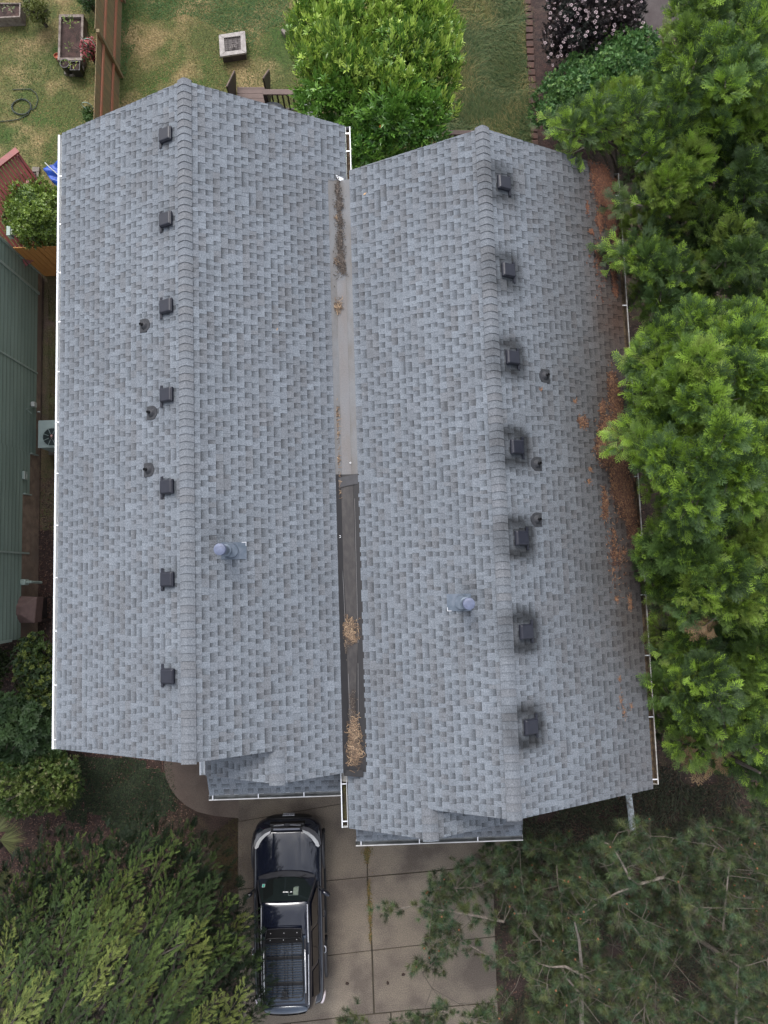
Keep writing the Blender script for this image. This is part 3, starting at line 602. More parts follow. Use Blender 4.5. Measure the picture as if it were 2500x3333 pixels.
wo_ = sd.build('wall', M['siding_g'], gh, world=False); jt.build('lap_shadow_lines', M['lapl'], wo_, world=False)
fo = MB(); fo.prism([(AW-.2, y0_+.01), (AW+.008, y0_+.01), (AW+.008, 2.539), (AW-.2, 2.539)], 0, .98); fo.prism([(AW-.2, 2.541), (AW+.008, 2.541), (AW+.008, 3.699), (AW-.2, 3.699)], 0, .60); fo.prism([(AW-.2, 3.701), (AW+.008, 3.701), (AW+.008, y1_-.01), (AW-.2, y1_-.01)], 0, .28); fo.build('foundation', M['found'], gh, world=False)
tr = MB()
for b in (y0_-.0, 8.42, y1_+.0): tr = MB(); tr.box((AW+.02, b, 3.3+(.45 if b == y0_ else 0)), (.05, .07, 6.2 if b != y0_ else 4.6)); tr.build('corner_trim', M['trim_g'], gh, world=False)
tr = MB()
tr.tube([W_ for W_ in [(AW+.07, 8.62, 6.2), (AW+.07, 8.62, 3.1), (AW+.10, 8.66, 2.75)]], .045, 8); tr.build('downspout', M['trim_g'], gh, world=False)
for (ba, bb, zz) in ((3.72, 3.62, .60), (2.56, 2.50, .95)):
    t_ = MB(); t_.box((AW+.05, ba-.02, zz-.18), (.08, .03, .36)); t_.build('step_flashing', M['trim_g'], gh, world=False)
for b, zt in ((6.06, 5.0), (.94, 5.0)):     # vertical trim lines
    t_ = MB(); t_.box((AW+.028, b, 3.2), (.03, .045, 5.9 if b > 3 else 5.2)); t_.build('joint_trim', M['trim_g'], gh, world=False)
def onwall(u, v):
    lo, hi = 0, 6
    for _ in range(30):
        m_ = (lo+hi)/2
        a = LF(P(u, v, m_))[0]
        if a < AW: lo = m_
        else: hi = m_
    # a shrinks towards 0 with height: below the wall plane when a < AW
    p = LF(P(u, v, (lo+hi)/2)); return p[1], (lo+hi)/2
def wallthing(u, v, sz, nm, m, bev=.006):
    b, z = onwall(u, v); mb = MB(); mb.box((AW+.03+sz[0]/2, b, z), sz); o = mb.build(nm, m, gh, world=False, bevel=bev); return o, b, z
M['boxw'] = mat('pale_vent_plastic', (.45, .47, .44), .5)
o_, b, z = wallthing(24, 757, (.10, .26, .22), 'dryer_vent', M['trim_g'])
t_ = MB(); t_.box((AW+.16, b-.02, z+.02), (.05, .12, .12)); t_.build('vent_flap', M['boxw'], o_, world=False)
o_, b, z = wallthing(101, 1317, (.10, .13, .16), 'junction_box', M['boxw'])
t_ = MB(); t_.tube([(AW+.07, b-.05, z-.08), (AW+.07, b-.22, .95), (AW+.12, b-.30, .75)], .014, 6); t_.build('conduit', M['trim_g'], gh, world=False)
o_, b, z = wallthing(119, 1341, (.07, .04, .05), 'hose_tap', M['boxw']); o_, b, z = wallthing(74, 1548, (.06, .22, .20), 'wall_vent', M['trim_g'])
t_ = MB(); t_.box((AW+.095, b, z+.085), (.012, .21, .02)); t_.box((AW+.095, b-.02, z-.03), (.008, .12, .02)); t_.build('louvre', M['boxw'], o_, world=False)
o_, b, z = wallthing(68, 1895, (.14, .16, .24), 'gas_meter', M['trim_g'], .03)
t_ = MB(); t_.tube([(AW+.10, b, z+.02), (AW+.28, b, z+.05), (AW+.30, b-.02, z-.5)], .035, 8); t_.build('meter_pipe', M['trim_g'], gh, world=False)
b_, z_ = onwall(1, 1290)
t_ = MB(); t_.box((AW+.045, b_+.05, 3.9), (.06, 1.15, 1.10)); wf_ = t_.build('window', M['white'], gh, world=False)
t_ = MB(); t_.box((AW+.08, b_+.05, 3.9), (.01, .98, .93)); t_.build('pane', M['glass'], wf_, world=False)
rf = MB(); rf.slab([(AW+.45, y0_-.4, 6.0), (AW+.45, y1_+.4, 6.0), (AW-3.6, y1_+.4, 8.0), (AW-3.6, y0_-.4, 8.0)], .15); rf.slab([(AW-3.6, y0_-.4, 8.0), (AW-3.6, y1_+.4, 8.0), (AW-7.4, y1_+.4, 6.1), (AW-7.4, y0_-.4, 6.1)], .15)
M['shingle2'] = mat('brown_shingles', (.07, .065, .06), .95, speck=.3); rf.build('roof', M['shingle2'], gh, world=False)
# ------------------------------------------------------------------ air conditioner beside the green wall
acr = thing('air_conditioner', 'square grey-green outdoor air conditioner with octagonal fan grille beside the green wall', 'air conditioner', tuple(P(160, 1412, 0)), PHI)
c0 = LF(P(166, 1412, .82)); ca, cb = c0[0], c0[1]
def H_(mb, nm, m, par, **k):      # geometry given in the house frame
    mb.v = [tuple(W(*q)) for q in mb.v]; return mb.build(nm, m, par, **k)
mb = MB(); mb.box((ca+.02, cb, .44), (.72, .74, .74)); body = H_(mb, 'cabinet', M['ac'], acr, bevel=.012)
mb = MB(); mb.box((ca+.02, cb, .815), (.74, .76, .022)); H_(mb, 'top_panel', M['ac'], acr, bevel=.006)
mb = MB(); mb.box((ca+.02, cb, .035), (.86, .88, .07)); H_(mb, 'pad', M['block'], acr)
fc = (ca+.03, cb-.09)
mb = MB(); mb.lathe((fc[0], fc[1], .828), [(.26, 0), (.26, .004), (0, .004)], 8); H_(mb, 'fan_opening', M['ac_d'], acr)
gr = MB()
for k in range(8):
    t = 2*math.pi*(k+.5)/8; t2 = 2*math.pi*(k+1.5)/8
    gr.bar((fc[0]+.07*math.cos(t), fc[1]+.07*math.sin(t), .842), (fc[0]+.262*math.cos(t), fc[1]+.262*math.sin(t), .842), .012, .010)
    gr.bar((fc[0]+.262*math.cos(t), fc[1]+.262*math.sin(t), .842), (fc[0]+.262*math.cos(t2), fc[1]+.262*math.sin(t2), .842), .012, .008)
H_(gr, 'fan_grille', M['ac'], acr)
mb = MB(); mb.lathe((fc[0], fc[1], .848), [(.085, 0), (.085, .008), (0, .009)], 20); hub = H_(mb, 'hub_badge', M['black'], acr)
mb = MB(); mb.lathe((fc[0], fc[1]+.03, .858), [(.030, 0), (.030, .003), (0, .003)], 14); H_(mb, 'badge_mark', mat('pink_mark', (.50, .28, .26), .6), hub)
mb = MB(); mb.box((fc[0], fc[1]-.022, .859), (.06, .008, .002)); mb.box((fc[0], fc[1]-.037, .859), (.04, .008, .002)); mb.box((fc[0], fc[1]-.055, .859), (.018, .012, .002)); H_(mb, 'badge_text', M['block'], hub)
# ------------------------------------------------------------------ brown weather cover over the square thing by the wall
q = [LF(P(u, v, 1.05)) for u, v in ((33, 1940), (119, 1943), (111, 2029), (20, 2026))]; cc = [sum(x[i] for x in q)/4 for i in (0, 1)]
cv = thing('covered_grill', 'square grill under a faded brown fabric cover with hip seams by the green wall', 'grill', tuple(W(cc[0], cc[1], 0)), PHI)
mb = MB(); top = [(x[0], x[1], 1.02) for x in q]; ap = [(cc[0]-.06, cc[1]+.10, 1.22), (cc[0]+.07, cc[1]+.08, 1.23), (cc[0]+.05, cc[1]-.12, 1.22), (cc[0]-.05, cc[1]-.10, 1.23)]
bot = [(cc[0]+(x[0]-cc[0])*.96, cc[1]+(x[1]-cc[1])*.96, .62) for x in q]
mb.add(top+ap+bot, [(0, 1, 5, 4), (1, 2, 6, 5), (2, 3, 7, 6), (3, 0, 4, 7), (4, 5, 6, 7), (0, 8, 9, 1), (1, 9, 10, 2), (2, 10, 11, 3), (3, 11, 8, 0)])
H_(mb, 'cover', M['cover'], cv, bevel=.02)
for i in range(4):
    mb = MB(); x = bot[i]; x = (cc[0]+(x[0]-cc[0])*.9, cc[1]+(x[1]-cc[1])*.9); mb.box((x[0], x[1], .33), (.05, .05, .66)); H_(mb, 'leg', M['deck_d'], cv)
mb = MB(); mb.box((cc[0], cc[1], .45), (.55, .5, .5)); H_(mb, 'firebox', M['potb'], cv)
for k in (0, 3):
    mb = MB(); x = top[k]; mb.box((x[0]-.03, x[1]+(-.06 if k == 0 else .06), .98), (.05, .10, .10)); H_(mb, 'side_handle', M['deck'], cv, bevel=.01)
# ------------------------------------------------------------------ wooden back-garden fence running away from the house
fe = thing('garden_fence', 'tall weathered brown board fence with reddish rails at the top left', 'fence', tuple(P(350, 200, 0)))
fx = lambda y: -7.80+(y-14)*(-.004)
def fpanel(ya, yb, ht, nm='board_panel'):
    mb = MB(); y = ya; rn = random.Random(int(ya*10))
    while y < yb:
        w_ = min(.142, yb-y); mb.box((fx(y)+rn.uniform(-.003, .003), y+w_/2, ht/2+.03), (.018, w_-.006, ht-.02+rn.uniform(-.008, .008))); y += .145
    mb.build(nm, M['fence'], fe)
fpanel(14.9, 21.5, 1.86); fpanel(11.6, 14.9, 1.72); fpanel(9.4, 11.6, 1.70)
def frail(ya, yb, z): mb = MB(); mb.box((fx(ya)+.032, (ya+yb)/2, z), (.042, yb-ya, .085)); mb.build('rail', M['fence_r'], fe)
for z in (1.28, .55): frail(14.95, 21.4, z)
frail(17.2, 21.4, .16)
for z in (1.36, .62): frail(11.65, 14.85, z)
for z in (1.3, .5): frail(9.5, 11.55, z)
for y, ht in ((17.3, 1.88), (14.88, 1.84), (11.6, 1.80), (20.0, 1.88)):
    mb = MB(); mb.box((fx(y)+.065, y, ht/2), (.09, .09, ht)); mb.build('post', M['fence'] if y > 12 else M['fence_r'], fe)
# orange cedar fence panel between the wall and the house
of = thing('cedar_fence', 'short orange cedar fence panel between the green wall and the white gutter', 'fence', tuple(W(-8.6, 9.03, 0)), PHI)
for (x0, x1) in ((-9.50, -8.90), (-8.88, -8.0), (-7.98, -6.4)):
    mb = MB(); x = x0
    while x < x1-.01: w_ = min(.14, x1-x); mb.box((x+w_/2, 9.03, .9), (w_-.006, .02, 1.78)); x += .142
    H_(mb, 'board_panel', M['cedar'], of)
for x in (-8.92, -6.6): mb = MB(); mb.box((x, 9.10, .93), (.09, .09, 1.88)); H_(mb, 'post', M['fence_r'], of)
mb = MB(); mb.box((-7.95, 9.07, 1.5), (3.0, .04, .09)); H_(mb, 'rail', M['cedar'], of)
# ------------------------------------------------------------------ dark red slatted pergola at the left edge
pg = thing('slatted_pergola', 'dark red pergola with sloping slats at the left edge beside the round shrub', 'pergola', tuple(P(30, 600, 0)))
A = P(54, 490, 2.35); Bc = P(97, 552, 2.05); D_ = P(-70, 585, 2.35); ex = (D_-A).normalized(); ey = (Bc-A)
L_ = (D_-A).length*2.0
mb = MB(); mb.bar(A+ex*(-.03)+Vector((0, 0, .0)), A+ex*L_, .16, .05); mb.build('top_beam', M['redwood'], pg)
mb = MB(); k = .10
e2 = ey*1.0
while k < L_:
    ln = 2.2; mb.bar(A+ex*k+Vector((0, 0, -.05)), A+ex*k+e2.normalized()*ln*(1 if k > .9 else .45+.6*k)+Vector((0, 0, -.02)), .072, .04); k += .098
mb.build('slats', M['redwood'], pg)
mb = MB(); mb.bar(A+ex*.02+Vector((0, 0, -.10)), A+ey.normalized()*1.0+Vector((0, 0, -.10)), .05, .10)
mb.build('side_rafter', M['redwood'], pg)
mb = MB(); mb.bar(A+ex*.15+ey.normalized()*.9+Vector((0, 0, -.09)), A+ex*L_+ey.normalized()*.9+Vector((0, 0, -.09)), .05, .09)
mb.build('cross_beam', M['redwood'], pg)
for p in (A+ex*.1, A+ex*(L_-.2), A+ey.normalized()*.95+ex*.2, A+ey.normalized()*2.0+ex*2.2): mb = MB(); mb.box((p.x, p.y, 1.1), (.09, .09, 2.2)); mb.build('post', M['redwood'], pg)
# stone steps, tarp
for i, (u, v, du, dv_) in enumerate(((118, 553, 24, 17), (108, 577, 18, 24), (124, 573, 9, 26), (111, 603, 12, 16))):
    p = P(u, v, .05); mb = MB(); mb.box((p.x, p.y, .05), (du*.0087, dv_*.0087, .08), rz=.05*i); o = mb.build('paving_stone', M['block'], bevel=.012, loc=(p.x, p.y, 0))
    tag(o, ['topmost grey paving stone between the pergola and the blue tarp', 'wide grey paving stone, second of the short row by the pergola', 'narrow grey paving stone at the right side of the short row', 'lowest grey paving stone just above the round shrub'][i], 'paving stone', 'paving stones beside the pergola')
tp = MB(); n_ = 14; cor = [P(140, 549, .75), P(196, 520, .85), P(330, 640, .75), P(192, 622, .70)]
rn = random.Random(5); vs = []
for i in range(n_+1):
    for j in range(n_+1):
        s, t = i/n_, j/n_; p = cor[0]*(1-s)*(1-t)+cor[1]*s*(1-t)+cor[2]*s*t+cor[3]*(1-s)*t
        vs.append((p.x+rn.uniform(-.008, .008), p.y+rn.uniform(-.01, .01), p.z+.04*math.sin(7*s+5*t)+.035*math.sin(16*t-6*s)+rn.uniform(-.012, .012)))
tp.add(vs, [(i*(n_+1)+j, (i+1)*(n_+1)+j, (i+1)*(n_+1)+j+1, i*(n_+1)+j+1) for i in range(n_) for j in range(n_)])
o = tp.build('tarp', M['tarp'], smooth=True, loc=tuple(P(180, 560, 0))); sm = o.modifiers.new('t', 'SOLIDIFY'); sm.thickness = .004
tag(o, 'crumpled bright blue tarp sticking out from under the left eave', 'tarp')
mb = MB(); mb.tube([P(146, 529, .80), P(160, 543, .82), P(190, 570, .82)], .013, 8); tag(mb.build('metal_pole', M['boxw'], loc=tuple(P(146, 529, 0))), 'short pale metal pole end at the corner of the blue tarp', 'pole')
# ------------------------------------------------------------------ fire pit, stone, deck, barbecue
fp = thing('fire_pit', 'square fire pit table with a pale mitred stone border and ash in the middle', 'fire pit', tuple(P(757, 145, 0)))
zo = .33; oc = [P(u, v, zo) for u, v in ((712, 113), (797, 100), (802, 171), (716, 184))]; ic = [P(u, v, zo) for u, v in ((729, 123), (783, 116), (784, 161), (732, 168))]
for i in range(4):
    j = (i+1) % 4; mb = MB(); g_ = .004
    a, b, c, d = oc[i], oc[j], ic[j], ic[i]; t = (b-a).normalized()*g_
    mb.slab([a+t, b-t, c-t*.6, d+t*.6][::-1], .06); mb.build('border_tile', M['pitc'], fp, bevel=.004)
cen = sum(oc, Vector())/4
mb = MB(); mb.prism([tuple((cen+(p-cen)*.88)[:2]) for p in oc], 0, .27); mb.build('base', M['pitd'], fp)
mb = MB(); mb.prism([tuple((cen+(p-cen)*1.04)[:2]) for p in ic], .271, .29); mb.build('fire_pan', M['pitd'], fp)
mb = MB()
for k in (.2, .5, .8):
    mb.tube([ic[0].lerp(ic[1], k), ic[3].lerp(ic[2], k)], .006, 5); mb.tube([ic[0].lerp(ic[3], k), ic[1].lerp(ic[2], k)], .006, 5)
mb.build('grate', M['deck_d'], fp)
rn = random.Random(4); mb = MB(); c_ = (ic[2]+ic[3])/2*.75+(ic[0]+ic[1])/2*.25
for k in range(34):
    a = rn.uniform(0, 3.1); p = c_+Vector((rn.gauss(0, .06), rn.gauss(0, .05), 0)); mb.bar((p.x, p.y, .345+rn.uniform(0, .03)), (p.x+.05*math.cos(a), p.y+.05*math.sin(a), .345+rn.uniform(0, .03)), .010, .010)
mb.build('ash_and_twigs', M['ash'], fp)
p = P(927, 105, .10); mb = MB(); mb.box((p.x, p.y, .08), (.145, .20, .16), rz=.65); tag(mb.build('stone_block', M['block'], bevel=.015, loc=(p.x, p.y, 0)), 'small brown-grey block on the lawn at the left edge of the laurel', 'block')
dk = thing('garden_deck', 'dark brown timber deck with wedge shaped side rails behind the left house', 'deck', tuple(P(815, 320, 0)))
zd = .62
def dboard(pts, nm='deck_floor'):
    mb = MB(); x0, x1 = min(p[0] for p in pts), max(p[0] for p in pts); y0, y1 = min(p[1] for p in pts), max(p[1] for p in pts); y = y0
    while y < y1-.01: h_ = min(.14, y1-y); mb.box(((x0+x1)/2, y+h_/2, zd-.02), (x1-x0, h_-.006, .04)); y += .143
    mb.box(((x0+x1)/2, (y0+y1)/2, .3), (x1-x0-.04, y1-y0-.04, .54)); mb.build(nm, M['deck'], dk)
a = P(772, 283, zd); b = P(864, 283, zd); dboard([(a.x, a.y-1.2), (b.x, a.y)], 'landing')
c = P(868, 370, zd); d = P(1040, 352, zd); dboard([(b.x+.01, 9.6), (d.x+.6, c.y+.02)])
def wedge(xt, yt, ys, zt=.70, ztop=1.62):
    mb = MB(); vs = [(xt, yt, zt), (xt, ys, ztop), (xt, ys, .25), (xt, yt-.02, .60)]; vs += [(xt+.045, y, z) for _, y, z in vs]
    mb.add(vs, [(0, 3, 2, 1), (4, 5, 6, 7), (0, 1, 5, 4), (1, 2, 6, 5), (2, 3, 7, 6), (3, 0, 4, 7)]); w_ = mb.build('side_rail', M['deck_d'], dk)
    mb = MB(); mb.bar((xt+.02, yt, zt+.01), (xt+.02, ys, ztop+.01), .03, .02); mb.build('rail_cap', M['deck'], w_)
t1 = P(761, 233, .68); wedge(t1.x, t1.y, t1.y-1.15); t2 = P(873, 229, .68); wedge(t2.x, t2.y, t2.y-.95)
mb = MB(); pz = 1.52; e = P(862, 300, pz); mb.box((e.x, e.y, .76), (.11, .11, 1.52)); mb.build('post', M['deck_d'], dk)
f = P(1010, 300, pz); mb = MB(); mb.box(((e.x+f.x)/2+.3, e.y, pz), (f.x-e.x+.7, .15, .045)); mb.build('top_rail', M['deck'], dk)
mb = MB(); mb.box(((e.x+f.x)/2+.3, e.y, .80), (f.x-e.x+.7, .05, .07)); mb.build('bottom_rail', M['deck_d'], dk)
bl = MB(); bl.box((0, 0, 0), (.04, .04, .72)); bm_ = bl.mesh(); bm_.materials.append(M['deck_d']); x = e.x+.18
while x < f.x+.5:
    o = bpy.data.objects.new('baluster', bm_); COL.objects.link(o); o.parent = dk; o.location = (x-dk.location.x, e.y-dk.location.y, 1.15); x += .145
bb = thing('barbecue', 'dark blue-grey covered barbecue standing on the deck against the railing', 'barbecue', tuple(P(885, 345, zd)))
p = P(885, 338, 1.45); mb = MB(); prof = [(.02, .0), (.27, 0), (.29, .25), (.285, .62), (.25, .72), (.13, .78), (0, .79)]
mb.lathe((p.x, p.y-.12, zd+.02), prof[1:], 16); mb.v = [((q[0]-p.x)*1.35+p.x, q[1], q[2]) for q in mb.v]; mb.build('cover', mat('slate_cover', (.018, .023, .032), .5), bb, bevel=.01)
mb = MB(); mb.box((p.x, p.y-.12, zd+.84), (.16, .05, .03)); mb.build('lid_handle', M['black'], bb, bevel=.008)
ch = thing('garden_chair', 'pale grey garden chair half hidden between the laurel and the roof edge', 'chair', tuple(P(1012, 365, zd)))
p = P(1008, 345, 1.3); q_ = P(1012, 372, 1.05)
mb = MB(); vs = []
for k in range(7):
    t = math.pi*k/6; vs.append((p.x-.22*math.cos(t)*1.0, p.y-.02, 1.05+.42*math.sin(t)))
mb.add(vs+[(x_, y_-.03, z_) for x_, y_, z_ in vs], [tuple(range(7)), tuple(range(7, 14))[::-1]]+[(i, i+1, 8+i, 7+i) for i in range(6)]+[(6, 0, 7, 13)]); mb.build('backrest', M['white'], ch)
mb = MB(); mb.box((p.x, p.y-.25, 1.05), (.44, .46, .04)); mb.build('seat', M['white'], ch, bevel=.01)
for sx in (-1, 1):
    for sy in (-.45, -.05): mb = MB(); mb.box((p.x+sx*.19, p.y+sy, .84), (.035, .035, .42)); mb.build('leg', M['white'], ch)
bd = thing('rear_railing', 'low dark brown deck railing at the back of the right house behind the laurel', 'railing', tuple(P(1500, 440, 0)))
e = P(1440, 432, 1.35); f = P(1560, 432, 1.35)
mb = MB(); mb.box(((e.x+f.x)/2, e.y, 1.35), (f.x-e.x+.6, .12, .05)); mb.build('top_rail', M['deck'], bd)
bl = MB(); bl.box((0, 0, 0), (.04, .04, 1.3)); bm_ = bl.mesh(); bm_.materials.append(M['deck_d']); x = e.x-.2
while x < f.x+.3: o = bpy.data.objects.new('baluster', bm_); COL.objects.link(o); o.parent = bd; o.location = (x-bd.location.x, e.y-bd.location.y, .67); x += .14
# ------------------------------------------------------------------ neighbour's garden: raised beds, pots, hose, hooks
rb = thing('raised_bed', 'long grey timber raised bed of dark soil with two small plants beside the fence', 'raised bed', tuple(P(232, 120, 0)))
zt = .30; o4 = [P(u, v, zt) for u, v in ((192, 46), (272, 46), (268, 196), (187, 196))]; i4 = [P(u, v, zt) for u, v in ((199, 55), (264, 55), (261, 187), (195, 187))]
for i in range(4):
    j = (i+1) % 4; mb = MB(); mb.slab([o4[i], o4[j], i4[j], i4[i]][::-1], .30); mb.build('timber_side', M['timber'], rb, bevel=.006)
mb = MB(); mb.prism([tuple(p[:2]) for p in i4], 0, .22); mb.build('soil', M['soil'], rb)
rb2 = thing('planter_box', 'grey slatted planter box of reddish soil in the top left corner', 'planter', tuple(P(30, 35, 0)))
zt = .34; o4 = [P(u, v, zt) for u, v in ((-40, 8), (67, 9), (65, 55), (-40, 60))]; i4 = [P(u, v, zt) for u, v in ((-38, 12), (63, 11), (62, 51), (-38, 56))]
for i in range(4):
    j = (i+1) % 4; mb = MB(); mb.slab([o4[i], o4[j], i4[j], i4[i]][::-1], .34); mb.build('timber_side', M['timber'], rb2)
mb = MB(); mb.prism([tuple(p[:2]) for p in i4], 0, .28); mb.build('soil', M['soil'], rb2)
def pot(name, u, v, zt, rt, rb_, m, label, soil=True, grp=None, oval=False):
    p = P(u, v, zt); t = thing(name, label, 'pot', (p.x, p.y, 0), 0, grp); mb = MB(); mb.lathe((p.x, p.y, 0), [(rb_, 0), (rt*.97, zt-.04), (rt, zt-.035), (rt, zt), (rt*.86, zt), (rt*.84, zt-.05)], 24)
    mb.build('pot_wall', m, t); 
    if soil: mb = MB(); mb.lathe((p.x, p.y, zt-.05), [(rt*.86, 0), (0, .01)], 20); mb.build('soil', M['soil'], t)
    return t, p
pot('planter_pot', 210, 205, .42, .145, .12, M['potb'], 'round dark pot with a seedling just below the long raised bed')
t_ = thing('square_pot', 'square black pot with a pale green seedling standing on grey blocks', 'pot', tuple(P(244, 215, 0))); p = P(244, 213, .40)
mb = MB(); mb.add([(p.x+sx*r_, p.y+sy*r_, z) for z, r_ in ((.06, .11), (.40, .145), (.40, .125), (.34, .12)) for sx, sy in ((-1, -1), (1, -1), (1, 1), (-1, 1))], [(i*4+k, i*4+(k+1) % 4, (i+1)*4+(k+1) % 4, (i+1)*4+k) for i in range(3) for k in range(4)]); mb.build('pot_wall', M['potb'], t_)
mb = MB(); mb.box((p.x, p.y, .34), (.245, .245, .02)); mb.build('soil', M['soil'], t_)
pot('flower_pot', 184, 180, .20, .085, .06, M['terra'], 'small terracotta pot at the lower left corner of the long raised bed', False)
pot('saucer_pot', 191, 189, .10, .06, .05, M['terra'], 'tiny terracotta pot tucked against the larger terracotta pot', False)
for i, (u, v, w_, h_) in enumerate(((218, 238, 16, 12), (232, 241, 14, 12), (248, 242, 18, 8), (268, 222, 13, 20), (267, 205, 14, 14))):
    p = P(u, v, .06); mb = MB(); mb.box((p.x, p.y, .05), (w_*.0087, h_*.0087, .10)); o = mb.build('paving_block', M['block'], bevel=.01, loc=(p.x, p.y, 0))
    tag(o, ['leftmost of three grey blocks under the round dark pot', 'middle grey block between the round pot and the square pot', 'grey block under the front edge of the square black pot', 'tall grey block at the right of the square black pot', 'grey block under the lower right corner of the raised bed'][i], 'block', 'grey blocks below the raised bed')
hz = []; c = P(71, 349, .02)
for k in range(90): t = 2*math.pi*k/30; r_ = .27+.012*math.sin(t*3.3); hz.append((c.x+r_*1.05*math.cos(t), c.y+r_*.88*math.sin(t), .03+.009*(k//30)))
hz += [tuple(P(u, v, .03)) for u, v in ((92, 372), (60, 388), (30, 393), (-10, 396))]
hz = [tuple(P(u, v, .03)) for u, v in ((40, 292), (70, 290), (100, 290), (118, 304), (124, 325), (116, 350), (104, 358))]+hz
mb = MB(); mb.tube(hz, .012, 6); tag(mb.build('garden_hose', M['hose'], smooth=True, loc=(c.x, c.y, 0)), 'thin dark garden hose coiled in one loop on the left lawn', 'hose')
def hook(u, v, s, label):
    p = P(u, v, 1.9); pts = [(fx(p.y)-.06, p.y, .0), (fx(p.y)-.06, p.y, 1.8)]
    for k in range(9): t = math.pi*k/8; pts.append((fx(p.y)-.06-s*(1-math.cos(t))/2*1.0, p.y, 1.8+.13*math.sin(t)))
    pts.append((fx(p.y)-.06-s*.75, p.y-.03, 1.72)); mb = MB(); mb.tube(pts, .008, 6); tag(mb.build('shepherd_hook', mat('pale_hook', (.25, .36, .32), .5), loc=(pts[0][0], pts[0][1], 0)), label, 'plant hook')
hook(312, 128, .26, 'thin curved plant hook on the fence above the red flowers'); hook(300, 335, .24, 'thin curved plant hook on the fence near the shingle roof corner')
# mess on the driveway
for i, (u, v) in enumerate(((1130, 3202), (1262, 3200), (1313, 3173), (1328, 3311))):
    p = P(u, v, .08); mb = MB(); ax = Vector((math.cos(i*1.7), math.sin(i*1.7), .1))
    mb.lathe((p.x, p.y, .075), [(0, -.05), (.022, -.04), (.034, -.01), (.030, .02), (.014, .045), (0, .055)], 9, axis=ax)
    o = mb.build('pine_cone', M['cone'], loc=(p.x, p.y, .05)); tag(o, ['dark pine cone on the driveway nearest the car', 'dark pine cone in the middle of the lower driveway slab', 'dark pine cone right of the driveway joint, highest of four', 'dark pine cone at the bottom of the driveway beside the pine boughs'][i], 'pine cone', 'pine cones on the driveway')
litter('driveway_moss', [(1194, 2775, 14, 18, 420), (1196, 2795, 7, 14, 160), (1201, 2900, 5, 30, 170), (1204, 2950, 8, 34, 260), (1205, 2990, 6, 36, 200), (1205, 3050, 4, 20, 80)], lambda x, y: .04, [(.05, .06, .016), (.075, .07, .02), (.14, .085, .03), (.17, .11, .04)], .035, .012, 9, 'green moss and yellow litter in the driveway joint under the gutter')
pts = [P(u, v, .30) for u, v in ((2046, 2585), (2053, 2640), (2058, 2690), (2060, 2716))]; pts = [Vector((p.x, p.y, .30-.0*i)) for i, p in enumerate(pts)]
mb = MB(); mb.tube(pts, .085, 12); o = mb.build('drain_pipe', mat('white_pipe', (.55, .60, .64), .5, var=(.2, .2, .18), sc=12), smooth=False, loc=tuple(pts[1])); tag(o, 'thick pale pipe lying on the ground below the right roof corner', 'pipe')
# ------------------------------------------------------------------ the parked car
car = thing('parked_car', 'black off-road car with a wire roof basket, parked nose to the house', 'car', (-2.42+2.27*SP, -6.30-2.27*CP, .048), PHI)
def cp(mb, nm, m, par=None, **k):
    """car part: x across, d = metres behind the nose, z up"""
    mb.v = [(q[0], 2.27-q[1], q[2]) for q in mb.v]; mb.f = [f[::-1] for f in mb.f]; o = mb.build(nm, m, None, **k); o.parent = par or car; return o
def loft(stn, half):
    """stn: list of (d, [(x,z)...half profile from bottom centre to top centre])"""
    mb = MB(); n = len(stn[0][1]); full = []
    for d, pr in stn:
        row = [(x, d+dd, z) for (x, z, dd) in [(p+(0,) if len(p) == 2 else p) for p in pr]]; mir = [(-x, y, z) for x, y, z in row[::-1] if x > 1e-6]; full.append(row+mir)
    m = len(full[0]); vs = [q for r_ in full for q in r_]; fs = [(i*m+k, i*m+(k+1) % m, (i+1)*m+(k+1) % m, (i+1)*m+k) for i in range(len(full)-1) for k in range(m)]
    fs += [tuple(range(m))[::-1], tuple((len(full)-1)*m+k for k in range(m))]; return mb.add(vs, fs)
def bp(w, zb, zs, wt, zt, zc): return [(0, zb), (w-.12, zb), (w, zb+.16), (w+.005, zs-.16), (w-.02, zs), (wt+.05, zt-.025), (wt, zt), (wt*.5, zt+.006+(zc-zt)*.7), (0, zc)]
stn = [(0.02, bp(.50, .36, .60, .40, .64, .65)), (.05, bp(.66, .33, .66, .50, .69, .70)), (.13, bp(.80, .30, .76, .50, .80, .80)), (.17, bp(.83, .28, .80, .48, .93, .94)),
       (.24, bp(.865, .27, .86, .50, .99, 1.0)), (.45, bp(.895, .26, .93, .55, 1.04, 1.055)), (.85, bp(.90, .26, .97, .58, 1.09, 1.11)), (1.15, bp(.90, .26, 1.0, .61, 1.125, 1.145)), (1.36, bp(.90, .26, 1.02, .68, 1.12, 1.13)),
       (2.0, bp(.90, .26, 1.03, .76, 1.08, 1.09)), (3.0, bp(.90, .26, 1.05, .77, 1.10, 1.11)), (3.9, bp(.895, .28, 1.06, .76, 1.11, 1.12)), (4.25, bp(.88, .30, 1.06, .72, 1.11, 1.12)), (4.42, bp(.84, .34, 1.02, .66, 1.08, 1.09)), (4.48, bp(.78, .38, .95, .60, 1.02, 1.03))]
cp(loft(stn, 9), 'body', M['paint'], smooth=True, sub=2)
def hp(bw, zb, rw, zr, f=0): return [(0, zb), (bw, zb), (bw-.03, zb+(zr-zb)*.12), (rw+.05, zb+(zr-zb)*.80), (rw, zb+(zr-zb)*.97), (rw*.6, zr+.004), (0, zr+.012)]
